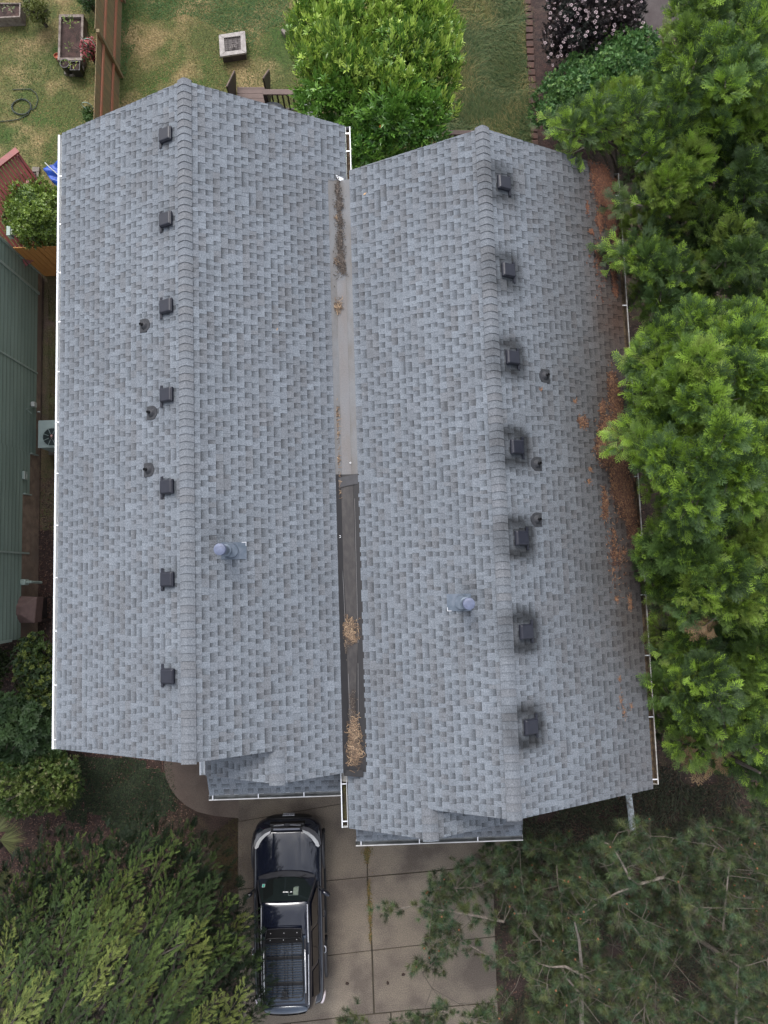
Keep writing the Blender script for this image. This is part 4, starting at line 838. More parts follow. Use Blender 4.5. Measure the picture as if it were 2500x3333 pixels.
cst = [(1.25, [(0, 1.05), (.70, 1.05), (.70, 1.06), (.69, 1.07), (.68, 1.08), (.4, 1.09), (0, 1.10)]), (1.30, hp(.76, 1.05, .70, 1.13)), (1.68, hp(.80, 1.05, .595, 1.60)), (1.76, hp(.80, 1.05, .575, 1.66)), (2.2, hp(.80, 1.06, .585, 1.70)), (2.35, hp(.80, 1.06, .59, 1.715)), (3.0, hp(.80, 1.07, .59, 1.73)), (3.8, hp(.79, 1.07, .58, 1.74)), (4.12, hp(.77, 1.07, .57, 1.735)), (4.24, hp(.74, 1.07, .56, 1.70)), (4.44, hp(.70, 1.06, .60, 1.18))]
cp(loft(cst, 7), 'cabin', M['paint'], smooth=True, sub=2)
# raised hood panel and its side creases
hb = MB(); hv = [(-.385, .26, 1.012), (.385, .26, 1.012), (.405, .55, 1.068), (.44, .85, 1.118), (.46, 1.14, 1.155), (-.46, 1.14, 1.155), (-.44, .85, 1.118), (-.405, .55, 1.068)]
rows = [(.26, .36, 1.008, 1.020), (.40, .37, 1.045, 1.056), (.60, .385, 1.076, 1.088), (.85, .41, 1.104, 1.117), (1.05, .435, 1.126, 1.138), (1.15, .45, 1.134, 1.148)]
V = []; 
for d, w_, ze_, zc_ in rows:
    V += [(-w_-.035, d, ze_-.03), (-w_, d, ze_), (-w_*.5, d, zc_), (0, d, zc_+.004), (w_*.5, d, zc_), (w_, d, ze_), (w_+.035, d, ze_-.03)]
hb.add(V, [(i*7+k, i*7+k+1, (i+1)*7+k+1, (i+1)*7+k) for i in range(5) for k in range(6)]); cp(hb, 'hood', M['paint'], smooth=True, sub=1)
# cowl, wipers, windscreen
def arc(w_, d0, dc, z, n=9, zc=0): return [(w_*(2*k/(n-1)-1), d0-(d0-dc)*(1-(2*k/(n-1)-1)**2), z+zc*(1-(2*k/(n-1)-1)**2)) for k in range(n)]
def sheet2(rows_): 
    n = len(rows_[0]); mb = MB(); return mb.add([q for r_ in rows_ for q in r_], [(i*n+k, i*n+k+1, (i+1)*n+k+1, (i+1)*n+k) for i in range(len(rows_)-1) for k in range(n-1)])
cw = cp(sheet2([arc(.70, 1.28, 1.15, 1.150, zc=.022), arc(.71, 1.36, 1.28, 1.150, zc=.022)]), 'cowl', M['trimb'], smooth=True)
mb = MB(); mb.tube(arc(.715, 1.27, 1.14, 1.155, zc=.02), .012, 6); cp(mb, 'cowl_seal', M['trimb'], cw)
ws = cp(sheet2([arc(.72, 1.37, 1.285, 1.135, zc=.04), arc(.665, 1.50, 1.43, 1.355, zc=.03), arc(.575, 1.69, 1.655, 1.635, zc=.035)]), 'windscreen', M['glass'], smooth=True)
for s_ in (-1, 1): mb = MB(); mb.tube([(s_*.735, 1.36, 1.14), (s_*.675, 1.50, 1.37), (s_*.59, 1.70, 1.64)], .016, 6); cp(mb, 'windscreen_pillar', M['trimb'], ws)
for x0, x1 in ((-.55, -.02), (.05, .60)): mb = MB(); mb.tube([(x0, 1.33, 1.175), ((x0+x1)/2, 1.31, 1.195), (x1, 1.335, 1.19)], .008, 5); mb.tube([((x0+x1)/2, 1.31, 1.19), (x1-.1, 1.24, 1.185)], .008, 5); cp(mb, 'wiper', M['black'])
mb = MB(); mb.add([(-.625, 1.400, 1.215), (-.550, 1.397, 1.223), (-.548, 1.452, 1.290), (-.620, 1.455, 1.284)], [(0, 1, 2, 3)]); st_ = cp(mb, 'sticker', M['cap_w'], ws)
for v_ in st_.data.vertices: v_.co.z += .045; v_.co.x += .02
mb = MB(); mb.add([(-.617, 1.407, 1.224), (-.558, 1.404, 1.231), (-.556, 1.446, 1.283), (-.613, 1.449, 1.277)], [(0, 1, 2, 3)]); s2 = cp(mb, 'sticker_face', M['teal'], ws)
for v_ in s2.data.vertices: v_.co.z += .049; v_.co.x += .02
def onglass(nm, x0, x1, d0, d1, m, lift):      # a flat patch laid on the slope of the windscreen
    zz = lambda d: 1.215+(d-1.36)*1.43
    mb = MB(); mb.add([(x0, d0, zz(d0)+lift), (x1, d0, zz(d0)+lift), (x1, d1, zz(d1)+lift), (x0, d1, zz(d1)+lift)], [(0, 1, 2, 3)]); return cp(mb, nm, m, ws)
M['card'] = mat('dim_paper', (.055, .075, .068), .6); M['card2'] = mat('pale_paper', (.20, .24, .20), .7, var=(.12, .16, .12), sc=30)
onglass('dash_folder', .08, .34, 1.435, 1.575, M['card'], .052); onglass('folder_dark_page', .10, .20, 1.448, 1.562, M['glass'], .056); onglass('paper_sheet', .205, .32, 1.448, 1.562, M['card2'], .056)  # framed reflection in the opaque glass, built as flat coloured patches
for x0, x1 in ((-.05, .0), (.01, .08), (.13, .18)): onglass('small_tag', x0, x1, 1.508, 1.525, M['lamp'], .060)  # small pale marks in the windscreen, set flat on the glass
# grille, lamps, bumper
mb = MB(); mb.box((0, .13, .76), (.90, .12, .26)); mb.box((0, .185, .93), (.86, .10, .09)); cp(mb, 'grille', M['black'], bevel=.02)
for s_ in (-1, 1): mb = MB(); mb.bar((s_*.07, .095, .925), (s_*.36, .115, .92), .04, .02); cp(mb, 'grille_bar', M['lampd'], bevel=.004)
mb = MB(); mb.bar((-.34, .175, 1.005), (.34, .175, 1.005), .04, .02); cp(mb, 'hood_lip', mat('satin_bar', (.22, .23, .27), .3, metal=.4), bevel=.005)
mb = MB(); mb.lathe((0, .10, .92), [(.055, 0), (.055, .012), (0, .016)], 16); cp(mb, 'emblem', M['trimb'])
def head(s_):
    A_ = [(.40, .215, .965), (.56, .285, .95), (.70, .40, .93), (.80, .54, .91), (.835, .66, .90)]; B_ = [(.43, .275, .99), (.545, .35, .985), (.64, .45, .965), (.715, .57, .945), (.77, .70, .92)]; C_ = [(.40, .15, .90), (.58, .20, .885), (.74, .31, .865), (.85, .48, .85), (.875, .62, .86)]
    f = lambda L: [(s_*x, d-.02, z+.055) for x, d, z in L]
    mb = sheet2([f(A_), f(C_)]); 
    if s_ > 0: mb.f = [q[::-1] for q in mb.f]
    h_ = cp(mb, 'headlight', M['lampd'], smooth=True)
    mb = sheet2([f(B_), f(A_)])
    if s_ > 0: mb.f = [q[::-1] for q in mb.f]
    cp(mb, 'lens', M['lamp'], h_, smooth=True)
    mb = MB(); mb.bar((s_*.62, .235, .905), (s_*.78, .36, .895), .012, .02); cp(mb, 'trim_line', M['lamp'], h_)
head(-1); head(1)
mb = loft([(-.03, [(0, .40), (.42, .40), (.44, .5), (.42, .62), (0, .63)]), (.02, [(0, .36), (.55, .36), (.58, .5), (.55, .66), (0, .67)]), (.12, [(0, .34), (.74, .34), (.77, .5), (.72, .68), (0, .70)]), (.30, [(0, .34), (.88, .34), (.91, .5), (.86, .66), (0, .68)])], 5)
cp(mb, 'front_bumper', M['black'], smooth=True, sub=1)
pl = MB(); pl.add([(-.155, -.045, .44), (.155, -.045, .44), (.155, -.035, .59), (-.155, -.035, .59), (-.155, -.033, .44), (.155, -.033, .44), (.155, -.023, .59), (-.155, -.023, .59)], [(0, 1, 2, 3), (7, 6, 5, 4), (0, 4, 5, 1), (3, 2, 6, 7), (0, 3, 7, 4), (1, 5, 6, 2)]); plo = cp(pl, 'license_plate', M['plate'])
def textmesh(body, size, name, parent, matrix, m):
    cu = bpy.data.curves.new('t', 'FONT'); cu.body = body; cu.size = size; cu.align_x = 'CENTER'; cu.align_y = 'CENTER'; cu.extrude = .001
    to = bpy.data.objects.new('t', cu); COL.objects.link(to); dg = bpy.context.evaluated_depsgraph_get(); dg.update(); me = bpy.data.meshes.new_from_object(to.evaluated_get(dg)); bpy.data.objects.remove(to)
    me.materials.clear(); me.materials.append(m); o = bpy.data.objects.new(name, me); COL.objects.link(o); o.parent = parent; o.matrix_local = matrix; return o
textmesh('E78 E577', .085, 'plate_text', plo, Matrix.Translation((0, 2.27+.043, .515)) @ Matrix.Rotation(math.pi, 4, 'Z') @ Matrix.Rotation(R(86), 4, 'X'), M['ink'])
# side glass, mirrors, handles
def sidew(s_, d0, d1, d0t, d1t):
    x = lambda z: (.80-.03-(z-1.12)/(1.60-1.12)*.135)+.014
    vs = [(s_*x(1.14), d0, 1.14), (s_*x(1.14), d1, 1.14), (s_*x(1.55), d1t, 1.55), (s_*x(1.55), d0t, 1.55)]
    mb = MB(); mb.add(vs, [(0, 1, 2, 3) if s_ < 0 else (3, 2, 1, 0)]); cp(mb, 'side_window', M['side_glass'])
for s_ in (-1, 1):
    sidew(s_, 1.50, 2.34, 1.80, 2.34); sidew(s_, 2.44, 3.28, 2.44, 3.28); sidew(s_, 3.38, 4.12, 3.38, 4.00)
    mb = MB(); mb.bar((s_*.79, 1.45, 1.10), (s_*.795, 4.1, 1.13), .02, .03); cp(mb, 'belt_trim', M['trimb'])
    mb = loft([(-.06, [(0, -.07), (.06, -.07), (.085, -.02), (.07, .06), (0, .07)]), (.0, [(0, -.09), (.09, -.09), (.125, -.02), (.11, .07), (0, .09)]), (.07, [(0, -.085), (.09, -.085), (.12, -.02), (.11, .06), (0, .08)])], 5)
    mb.v = [(s_*.985+q[0], 1.72+q[1]+abs(q[0])*.0+s_*q[0]*.45, 1.13+q[2]) for q in mb.v]; mi = cp(mb, 'wing_mirror', M['paint'], smooth=True, sub=1)
    mb = MB(); mb.bar((s_*.82, 1.58, 1.10), (s_*.95, 1.69, 1.10), .05, .04); cp(mb, 'mirror_arm', M['black'], mi)
    for d in (2.30, 3.18): mb = MB(); mb.tube([(s_*.90, d-.09, .93), (s_*.935, d-.05, .945), (s_*.935, d+.05, .945), (s_*.90, d+.09, .93)], .012, 6); cp(mb, 'door_handle', M['chrome'] if d > 3 else M['paint'])
    for dc in (.87, 3.57):
        tb = MB(); tb.lathe((s_*.78, dc, .37), [(.20, -.12), (.35, -.12), (.37, -.09), (.37, .09), (.35, .12), (.20, .12)], 28, axis=Vector((1, 0, 0))); wh = cp(tb, 'wheel', M['tyre'], smooth=False)
        rb_ = MB(); rb_.lathe((s_*.79, dc, .37), [(0, -.10), (.21, -.10), (.21, .10), (.05, .06), (0, .06)], 20, axis=Vector((s_, 0, 0))); cp(rb_, 'rim', M['silver'], wh)
        fb = MB(); fb.tube([(s_*.905, dc-.47*math.cos(t), .40+.46*math.sin(t)) for t in np.linspace(.05, math.pi-.05, 12)], [.035]+[.05]*10+[.035], 8); cp(fb, 'wheel_arch', M['trimb'], smooth=True)
    mb = MB(); mb.box((s_*.88, 2.2, .36), (.10, 1.7, .05)); cp(mb, 'side_step', M['black'], bevel=.015)
    mb = loft([(4.20, [(0, .74), (.03, .74), (.035, .9), (.03, 1.02), (0, 1.02)]), (4.36, [(0, .72), (.055, .72), (.06, .9), (.05, 1.0), (0, 1.0)]), (4.50, [(0, .74), (.05, .74), (.05, .9), (.04, .98), (0, .98)])], 5)
    mb.v = [(s_*(.885-(q[1]-4.20)*.32)+q[0], q[1], q[2]) for q in mb.v]; cp(mb, 'tail_light', M['taill'], smooth=True, sub=1)
mb = loft([(4.40, [(0, .36), (.80, .36), (.84, .5), (.80, .62), (0, .63)]), (4.55, [(0, .38), (.70, .38), (.74, .5), (.70, .60), (0, .61)])], 5); cp(mb, 'rear_bumper', M['trimb'], bevel=.02)
# roof: side strips, rails, basket, spoiler and tailgate glass
for s_ in (-1, 1):
    mb = MB(); mb.tube([(s_*.565, 1.75, 1.665), (s_*.572, 2.3, 1.705), (s_*.575, 2.62, 1.715)], .013, 6); cp(mb, 'roof_strip', M['silver'])
    mb = MB(); mb.tube([(s_*.50, 2.74, 1.80), (s_*.50, 3.25, 1.812), (s_*.50, 3.74, 1.80)], .019, 8); rl = cp(mb, 'roof_rail', M['silver'], smooth=True)
    for d0, d1 in ((2.52, 2.76), (3.72, 3.98)): mb = MB(); mb.bar((s_*.505, d0, 1.765), (s_*.50, d1, 1.775), .055, .07); cp(mb, 'rail_end', M['trimb'], rl, bevel=.012)
    mb = MB(); mb.bar((s_*.575, 2.9, 1.725), (s_*.565, 4.05, 1.735), .012, .012); cp(mb, 'roof_strip', M['silver'])
rk = MB(); zt = 1.93
def rrect(hw, d0, d1, z, r_=.10, n=5):
    pts = []
    for cx_, cy_, a0 in ((hw-r_, d0+r_, -math.pi/2), (hw-r_, d1-r_, 0), (-hw+r_, d1-r_, math.pi/2), (-hw+r_, d0+r_, math.pi)):
        for k in range(n): a = a0+math.pi/2*k/(n-1); pts.append((cx_+r_*math.cos(a), cy_+r_*math.sin(a), z))
    return pts+[pts[0]]
rk.tube(rrect(.455, 2.40, 3.86, zt), .013, 6); rk.tube(rrect(.445, 2.44, 3.82, zt-.09), .009, 6)
rko = cp(rk, 'roof_basket', M['black'], smooth=True)
wr = MB(); d = 2.46
for k in range(24):
    if abs(d-2.90) > .04 and abs(d-3.50) > .04: wr.tube([(-.43, d, 1.86), (.43, d, 1.86)], .0085, 4)
    d += .058
for x in (-.19, .19, .0, -.30, .07): wr.tube([(x, 2.44, 1.852), (x, 3.82, 1.852)], .007 if abs(x) > .1 else .0055, 4)
for s_ in (-1, 1):
    for d in np.linspace(2.5, 3.78, 9): wr.tube([(s_*.445, d, 1.85), (s_*.455, d, 1.93)], .005, 4)
cp(wr, 'basket_wires', M['black'], rko)
for d in (2.92, 3.52): mb = MB(); mb.box((0, d, 1.80), (.92, .075, .03)); cp(mb, 'cross_bar', M['black'], rko, bevel=.006)
mb = MB(); mb.add([(-.44, 2.26, 1.78), (.44, 2.26, 1.78), (.44, 2.50, 1.94), (-.44, 2.50, 1.94), (-.44, 2.28, 1.77), (.44, 2.28, 1.77), (.44, 2.52, 1.93), (-.44, 2.52, 1.93)], [(0, 1, 2, 3), (7, 6, 5, 4), (0, 4, 5, 1), (1, 5, 6, 2), (2, 6, 7, 3), (3, 7, 4, 0)])
df = cp(mb, 'wind_deflector', mat('matt_black', (.007, .007, .008), .85, spec=.15), rko)
mb = MB(); mb.tube(arc(.42, 2.26, 2.24, 1.80, n=7), .010, 5); mb.tube([(-.42, 2.26, 1.80), (-.45, 2.42, 1.93)], .01, 5); mb.tube([(.42, 2.26, 1.80), (.45, 2.42, 1.93)], .01, 5); cp(mb, 'front_hoop', M['trimb'], rko)
bo = MB()
for x in (-.32, 0, .32): 
    for d, z in ((2.33, 1.835), (2.45, 1.915)): bo.lathe((x, d, z), [(.010, 0), (.008, .006), (0, .007)], 8)
cp(bo, 'deflector_bolts', M['cap_w'], rko)
mb = MB(); mb.box((0, 3.70, 1.87), (.13, .10, .03)); mb.box((0, 3.80, 1.88), (.19, .05, .05)); mb.tube([(0, 3.66, 1.88), (0, 3.80, 1.90)], .02, 6); cp(mb, 'work_light', M['black'], rko, bevel=.008)
rp_ = sheet2([arc(.52, 2.45, 2.44, 1.738, zc=.012), arc(.52, 3.2, 3.2, 1.760, zc=.012), arc(.50, 4.0, 4.0, 1.765, zc=.012)]); rpo = cp(rp_, 'rear_roof_panel', M['paint_b'], smooth=True)
for x in (-.27, -.09, .09, .27): mb = MB(); mb.bar((x, 2.75, 1.762), (x, 3.85, 1.772), .022, .012); cp(mb, 'roof_rib', M['paint_b'], rpo, bevel=.005)
sp = loft([(4.04, [(0, 1.72), (.50, 1.70), (.53, 1.73), (.50, 1.755), (0, 1.772)]), (4.18, [(0, 1.69), (.52, 1.67), (.56, 1.70), (.52, 1.74), (0, 1.76)]), (4.27, [(0, 1.67, .04), (.50, 1.66), (.53, 1.68), (.49, 1.70), (0, 1.72, .04)])], 5)
cp(sp, 'spoiler', M['paint_b'], smooth=True, sub=1)
tg = sheet2([arc(.46, 4.285, 4.32, 1.665, zc=.01), arc(.50, 4.37, 4.40, 1.40), arc(.52, 4.44, 4.47, 1.14)]); tg.f = [f[::-1] for f in tg.f]; cp(tg, 'rear_window', M['glass'], smooth=True)
# ------------------------------------------------------------------ foliage builders: many small leaf shaped faces stamped over a crown
def unit(v): return v/np.maximum(np.linalg.norm(v, axis=-1, keepdims=True), 1e-9)
def frames(d, nrm, rn, roll=.4):
    """rotation matrices whose Y is the growth direction and whose Z is close to nrm"""
    d = unit(d); n_ = unit(nrm+rn.normal(0, roll, nrm.shape)); x = unit(np.cross(d, n_)); z = np.cross(x, d); return np.stack([x, d, z], axis=-1)
def stamp(tv, tf, tc, pos, Rm, sc, col):
    n = len(pos); V = np.einsum('nij,mj->nmi', Rm, tv)*sc[:, None, None]+pos[:, None, :]; C = col[:, None, :]*tc[None, :, :]
    F = tf[None]+(np.arange(n)*len(tv))[:, None, None]; return V.reshape(-1, 3), F.reshape(-1, tf.shape[1]), C.reshape(-1, 3)
def merge(parts):
    V = []; F = []; C = []; k = 0
    for v, f, c in parts: V.append(v); F.append(f+k); C.append(c); k += len(v)
    return np.concatenate(V), np.concatenate(F), np.concatenate(C)
class T_:
    def __init__(s): s.v = []; s.f = []; s.c = []
    def tri(s, a, b, c, col=(1, 1, 1), col2=None):
        n = len(s.v); s.v += [a, b, c]; s.f.append((n, n+1, n+2)); s.c += [col, col, col2 or col]
    def done(s): return np.array(s.v, float), np.array(s.f), np.array(s.c, float)
    def leaf(s, base, d, L, wd, nrm=(0, 0, 1), c=1.0, bend=.12):
        d = Vector(d).normalized(); x = d.cross(Vector(nrm)).normalized(); z = x.cross(d); b = Vector(base)
        m = b+d*L*.5+z*L*bend*.6; t = b+d*L-z*L*bend*.3; l_ = m-x*wd/2+z*wd*.18; r_ = m+x*wd/2+z*wd*.18; m2 = m-z*.0
        a1 = (c*1.08,)*3; a2 = (c*.92,)*3
        n = len(s.v); s.v += [tuple(b), tuple(l_), tuple(m2), tuple(r_), tuple(t)]; s.f += [(n, n+2, n+1), (n, n+3, n+2), (n+1, n+2, n+4), (n+2, n+3, n+4)]; s.c += [a2, a1, a2, a1, a1]
def tpl_sprig(nl=9, L=.11, wd=.036, spread=42, seed=0, axis=.16):
    rn = random.Random(seed); t = T_()
    for i in range(nl):
        k = i/(nl-1); az = i*2.4; sp = R(spread*(1.25-k*.95)); base = (0, k*axis, 0)
        t.leaf(base, (math.sin(sp)*math.cos(az), math.cos(sp), math.sin(sp)*math.sin(az)*.8+.1), L*rn.uniform(.8, 1.1), wd*rn.uniform(.85, 1.1), (rn.uniform(-.3, .3), -.4, 1), rn.uniform(.85, 1.15))
    return t.done()
def tpl_rosette(nl=8, L=.1, wd=.035, seed=0):
    rn = random.Random(seed); t = T_()
    for i in range(nl):
        az = i*2*math.pi/nl*1.0+rn.uniform(-.25, .25); el = rn.uniform(.1, .7)
        t.leaf((0, .02, 0), (math.cos(az)*math.cos(el), math.sin(el)+.15, math.sin(az)*math.cos(el)), L*rn.uniform(.75, 1.1), wd*rn.uniform(.85, 1.15), (0, 1, 0), rn.uniform(.85, 1.15))
    return t.done()
def tpl_frond(L=.26, n=8, ang=38, seed=0, wd=.011, sub=3, tipc=1.35, fan=.62):
    """flat conifer spray: axis with side branchlets, each with finger-like tips"""
    rn = random.Random(seed); t = T_()
    def blade(p, a, l, w_, c0, c1):
        dx, dy = math.sin(a), math.cos(a); nx, ny = dy*w_/2, -dx*w_/2; zz = -.25*(l+p[1])**2*2
        t.tri((p[0]-nx, p[1]-ny, p[2]), (p[0]+nx, p[1]+ny, p[2]), (p[0]+dx*l, p[1]+dy*l, p[2]+rn.uniform(-.02, .02)), c0, c1)
    blade((0, 0, 0), 0, L, wd*1.2, (.8,)*3, (tipc,)*3)
    for i in range(n):
        k = (i+.6)/n; s_ = 1 if i % 2 else -1; y = L*k*.85; l = L*fan*(1-k*.72)*rn.uniform(.8, 1.15); a = s_*R(ang*rn.uniform(.8, 1.2)); z = rn.uniform(-.012, .012)
        c0 = .62+.25*k; blade((0, y, z), a, l, wd, (c0,)*3, (tipc*rn.uniform(.85, 1.1),)*3)
        for j in range(sub):
            q = (j+1)/(sub+.6); px_, py_ = math.sin(a)*l*q, y+math.cos(a)*l*q; a2 = a+R(rn.choice((-1, 1))*rn.uniform(18, 40)); blade((px_, py_, z+rn.uniform(-.006, .006)), a2, l*.45*(1.2-q*.5), wd*.9, (c0+.1,)*3, (tipc*rn.uniform(.85, 1.15),)*3)
    return t.done()
def tpl_tuft(n=34, L=.12, wd=.0055, seed=0, back=.25):
    rn = random.Random(seed); t = T_()
    for i in range(n):
        az = i*2.39996; sp = R(12+72*math.sqrt(rn.random())); d = Vector((math.sin(sp)*math.cos(az), math.cos(sp), math.sin(sp)*math.sin(az))); x = d.cross(Vector((rn.random(), rn.random(), rn.random()+.1))).normalized()*wd/2; b = Vector((0, -.06*rn.random(), 0)); l = L*rn.uniform(.75, 1.1)
        t.tri(tuple(b-x), tuple(b+x), tuple(b+d*l), (.75,)*3, (1.15,)*3)
    return t.done()
def inpoly(x, y, poly):
    c = False; j = len(poly)-1
    for i in range(len(poly)):
        xi, yi = poly[i]; xj, yj = poly[j]
        if (yi > y) != (yj > y) and x < (xj-xi)*(y-yi)/(yj-yi)+xi: c = not c
        j = i
    return c
def edged(x, y, poly):
    m = 1e9; n = len(poly)
    for i in range(n):
        ax, ay = poly[i]; bx, by = poly[(i+1) % n]; dx, dy = bx-ax, by-ay; t = max(0, min(1, ((x-ax)*dx+(y-ay)*dy)/(dx*dx+dy*dy+1e-9))); m = min(m, math.hypot(x-ax-t*dx, y-ay-t*dy))
    return m
def lobes(poly, zlo, zhi, r_px, seed, jit=.5, dome=160, rscale=1.0):
    """lobe centres measured over a crown outline of the photograph: zlo at the rim, zhi inside"""
    rn = random.Random(seed); xs = [p[0] for p in poly]; ys = [p[1] for p in poly]; out_ = []; tries = 0
    while tries < 3000:
        tries += 1; u = rn.uniform(min(xs), max(xs)); v = rn.uniform(min(ys), max(ys))
        if not inpoly(u, v, poly): continue
        if any(math.hypot(u-a, v-b) < r_px*.95 for a, b, *_ in out_): continue
        e = edged(u, v, poly)
        if e < r_px*.45: continue
        z = zlo+(zhi-zlo)*math.sqrt(min(1, e/dome))+rn.uniform(-jit, jit); out_.append((u, v, z, rn.uniform(.8, 1.2)))
    return out_
def crown(parent, lob, r_px, ns, tpls, cols, seed, name='crown', m='leaf', scale=(.8, 1.2), upb=.5, zs=.8, shell=(.72, 1.05), dirv=None, roll=.4, low=.35, bright=None, flat=False, mode='out'):
    """lob: lobe list; ns sprays per lobe; returns one mesh"""
    rn = np.random.default_rng(seed); parts = []; allp = []; alld = []; alln = []; allc = []
    for i, (u, v, z, rs) in enumerate(lob):
        c = np.array(P(u, v, z)); r_ = r_px*rs*(H-z)/FPX*1.15; n = int(ns*rs*rs)
        th = rn.uniform(0, 2*np.pi, n); cz = rn.uniform(-low, 1, n); sz = np.sqrt(1-cz**2); d = np.stack([sz*np.cos(th), sz*np.sin(th), cz], 1)
        rad = r_*rn.uniform(*shell, n); p = c+d*rad[:, None]*np.array([1, 1, zs]); 
        base = np.array(cols[rn.integers(len(cols))])*rn.uniform(.85, 1.15)
        k = np.clip(.62+.5*d[:, 2]+rn.normal(0, .10, n), .4, 1.35) if True else 1
        col = base[None, :]*rn.uniform(.8, 1.2, (n, 1))
        if bright is not None: f = (rn.random(n) < bright[0])[:, None]; col = np.where(f, np.array(bright[1])[None, :]*rn.uniform(.8, 1.15, (n, 1)), col)
        dd = d+np.array([0, 0, upb]); 
        if dirv is not None: dd = dd*.45+np.array(dirv)[None, :]
        dd = dd+rn.normal(0, .22, dd.shape)
        nn = d*.6+np.array([0, 0, .8])
        allp.append(p); alld.append(dd); alln.append(nn); allc.append(col)
    p = np.concatenate(allp); dd = np.concatenate(alld); nn = np.concatenate(alln); cc = np.concatenate(allc); Rm = frames(dd, nn, rn, roll); sc = rn.uniform(*scale, len(p))
    which = rn.integers(len(tpls), size=len(p))
    for j, (tv, tf, tcx) in enumerate(tpls):
        s_ = which == j
        if s_.any(): parts.append(stamp(tv, tf, tcx, p[s_], Rm[s_], sc[s_], cc[s_]))
    V, F, C = merge(parts); return link(name, fastmesh(V, F, np.clip(C, 0, 1)), parent, M[m])
def limbs(parent, base, lob, seed, r0=.10, name='trunk', m='bark_t', top=None, rb=.02, every=1):
    rn = random.Random(seed); mb = MB(); b = Vector(base); zt = max(P(*l[:3]).z for l in lob); top = Vector(top) if top else Vector((b.x, b.y, zt-.4))
    mb.tube([b, b.lerp(top, .35)+Vector((rn.uniform(-.05, .05), rn.uniform(-.05, .05), 0)), b.lerp(top, .7), top], [r0, r0*.8, r0*.5, r0*.15], 10)
    for l in lob[::every]:
        e = P(*l[:3]); t = max(.12, min(.95, (e.z-.9)/max(top.z, .1))); s_ = b.lerp(top, t*.85); mid = s_.lerp(e, .5)+Vector((0, 0, .12+rn.uniform(-.1, .1)))
        mb.tube([s_, mid, e], [r0*.35*(1-t*.5), rb*1.4, rb*.5], 5, cap=False)
        for k in range(3): q = e+Vector((rn.uniform(-.4, .4), rn.uniform(-.4, .4), rn.uniform(0, .3))); mb.tube([mid.lerp(e, .6), q], [rb*.6, rb*.2], 4, cap=False)
    return mb.build(name, M[m], parent)
def plant(name, label, cat, poly, zlo, zhi, r_px, ns, tpls, cols, seed, base=None, trunk=.08, group=None, jit=.4, dome=160, tn='trunk', cn='crown', every=1, extra=None, **k):
    lob = lobes(poly, zlo, zhi, r_px, seed, jit, dome)+(extra or [])
    cu = sum(p[0] for p in poly)/len(poly); cv_ = sum(p[1] for p in poly)/len(poly); q = P(cu, cv_, (zlo+zhi)/2) if base is None else Vector(base)
    t = thing(name, label, cat, (q.x, q.y, 0), 0, group); crown(t, lob, r_px, ns, tpls, cols, seed, name=cn, **k); limbs(t, (q.x, q.y, 0), lob, seed, trunk, name=tn, every=every); return t, lob
# ------------------------------------------------------------------ laurel
sprigs = [tpl_sprig(8, .175, .046, 44, 1, .19), tpl_sprig(7, .17, .044, 34, 2, .21), tpl_rosette(7, .165, .050, 3)]
lp = [(950, -120), (1460, -120), (1462, 60), (1466, 200), (1470, 300), (1452, 400), (1425, 470), (1300, 530), (1120, 590), (1085, 430), (1010, 385), (985, 320), (955, 170)]
ll = lobes(lp, 3.2, 4.4, 46, 21, .3, 120)
lt = thing('laurel_tree', 'large glossy bright green laurel tree between the two roofs at the top', 'tree', (-.3, 13.0, 0))
rb_ = random.Random(3); up_l = [l for l in ll if l[1]+rb_.uniform(-130, 130) < 300]; lo_l = [l for l in ll if l not in up_l]  # upper crown coloured brighter as sunlit, lower crown darker as shaded
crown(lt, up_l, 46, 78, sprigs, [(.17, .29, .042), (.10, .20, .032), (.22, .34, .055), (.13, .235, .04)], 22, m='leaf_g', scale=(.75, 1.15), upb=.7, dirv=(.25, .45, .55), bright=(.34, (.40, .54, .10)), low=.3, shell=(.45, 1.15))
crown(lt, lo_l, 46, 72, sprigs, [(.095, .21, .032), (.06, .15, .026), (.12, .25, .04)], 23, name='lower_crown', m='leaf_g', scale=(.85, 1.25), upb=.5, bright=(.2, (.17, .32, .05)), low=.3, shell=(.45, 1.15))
limbs(lt, (-.3, 13.0, 0), ll, 5, .14)
for u, v, s_ in ((1296, 203, 1.0), (1258, 265, .7), (1237, 411, .6)):
    mb = MB(); p = P(u, v, 4.75); a = R(80)
    mb.slab([(p.x-.02*s_, p.y, p.z), (p.x, p.y-.07*s_, p.z), (p.x+.02*s_, p.y, p.z+.01), (p.x, p.y+.07*s_, p.z)], .003); mb.build('orange_leaf', mat('orange_leaf', (.55, .17, .015), .6), lt)
# ------------------------------------------------------------------ conifers along the right side
fr = [tpl_frond(.27, 8, 38, 1, .018, 3, 1.5), tpl_frond(.24, 7, 44, 2, .018, 3, 1.5), tpl_frond(.30, 9, 32, 3, .017, 3, 1.5)]
def g_(k, b=0): return [tuple(np.array(c)*k+np.array((b, b*.6, 0))) for c in ((.072, .128, .030), (.050, .092, .028), (.098, .158, .034), (.060, .104, .036), (.145, .205, .038), (.045, .078, .027))]
yel = (.21, .335, .042)
con = 'conifers along the right edge'
def conif(label, poly, zlo, zhi, seed, base, cols, br, ns=62, r_px=37, **k):
    k.setdefault('scale', (.7, 1.15)); k.setdefault('low', .1); k.setdefault('zs', .75)
    return plant('conifer_tree', label, 'conifer', poly, zlo, zhi, r_px, ns, fr, cols, seed, base, .16, con, jit=1.0, dome=230, every=2, bright=(br, yel), upb=.30, m='leaf', **k)
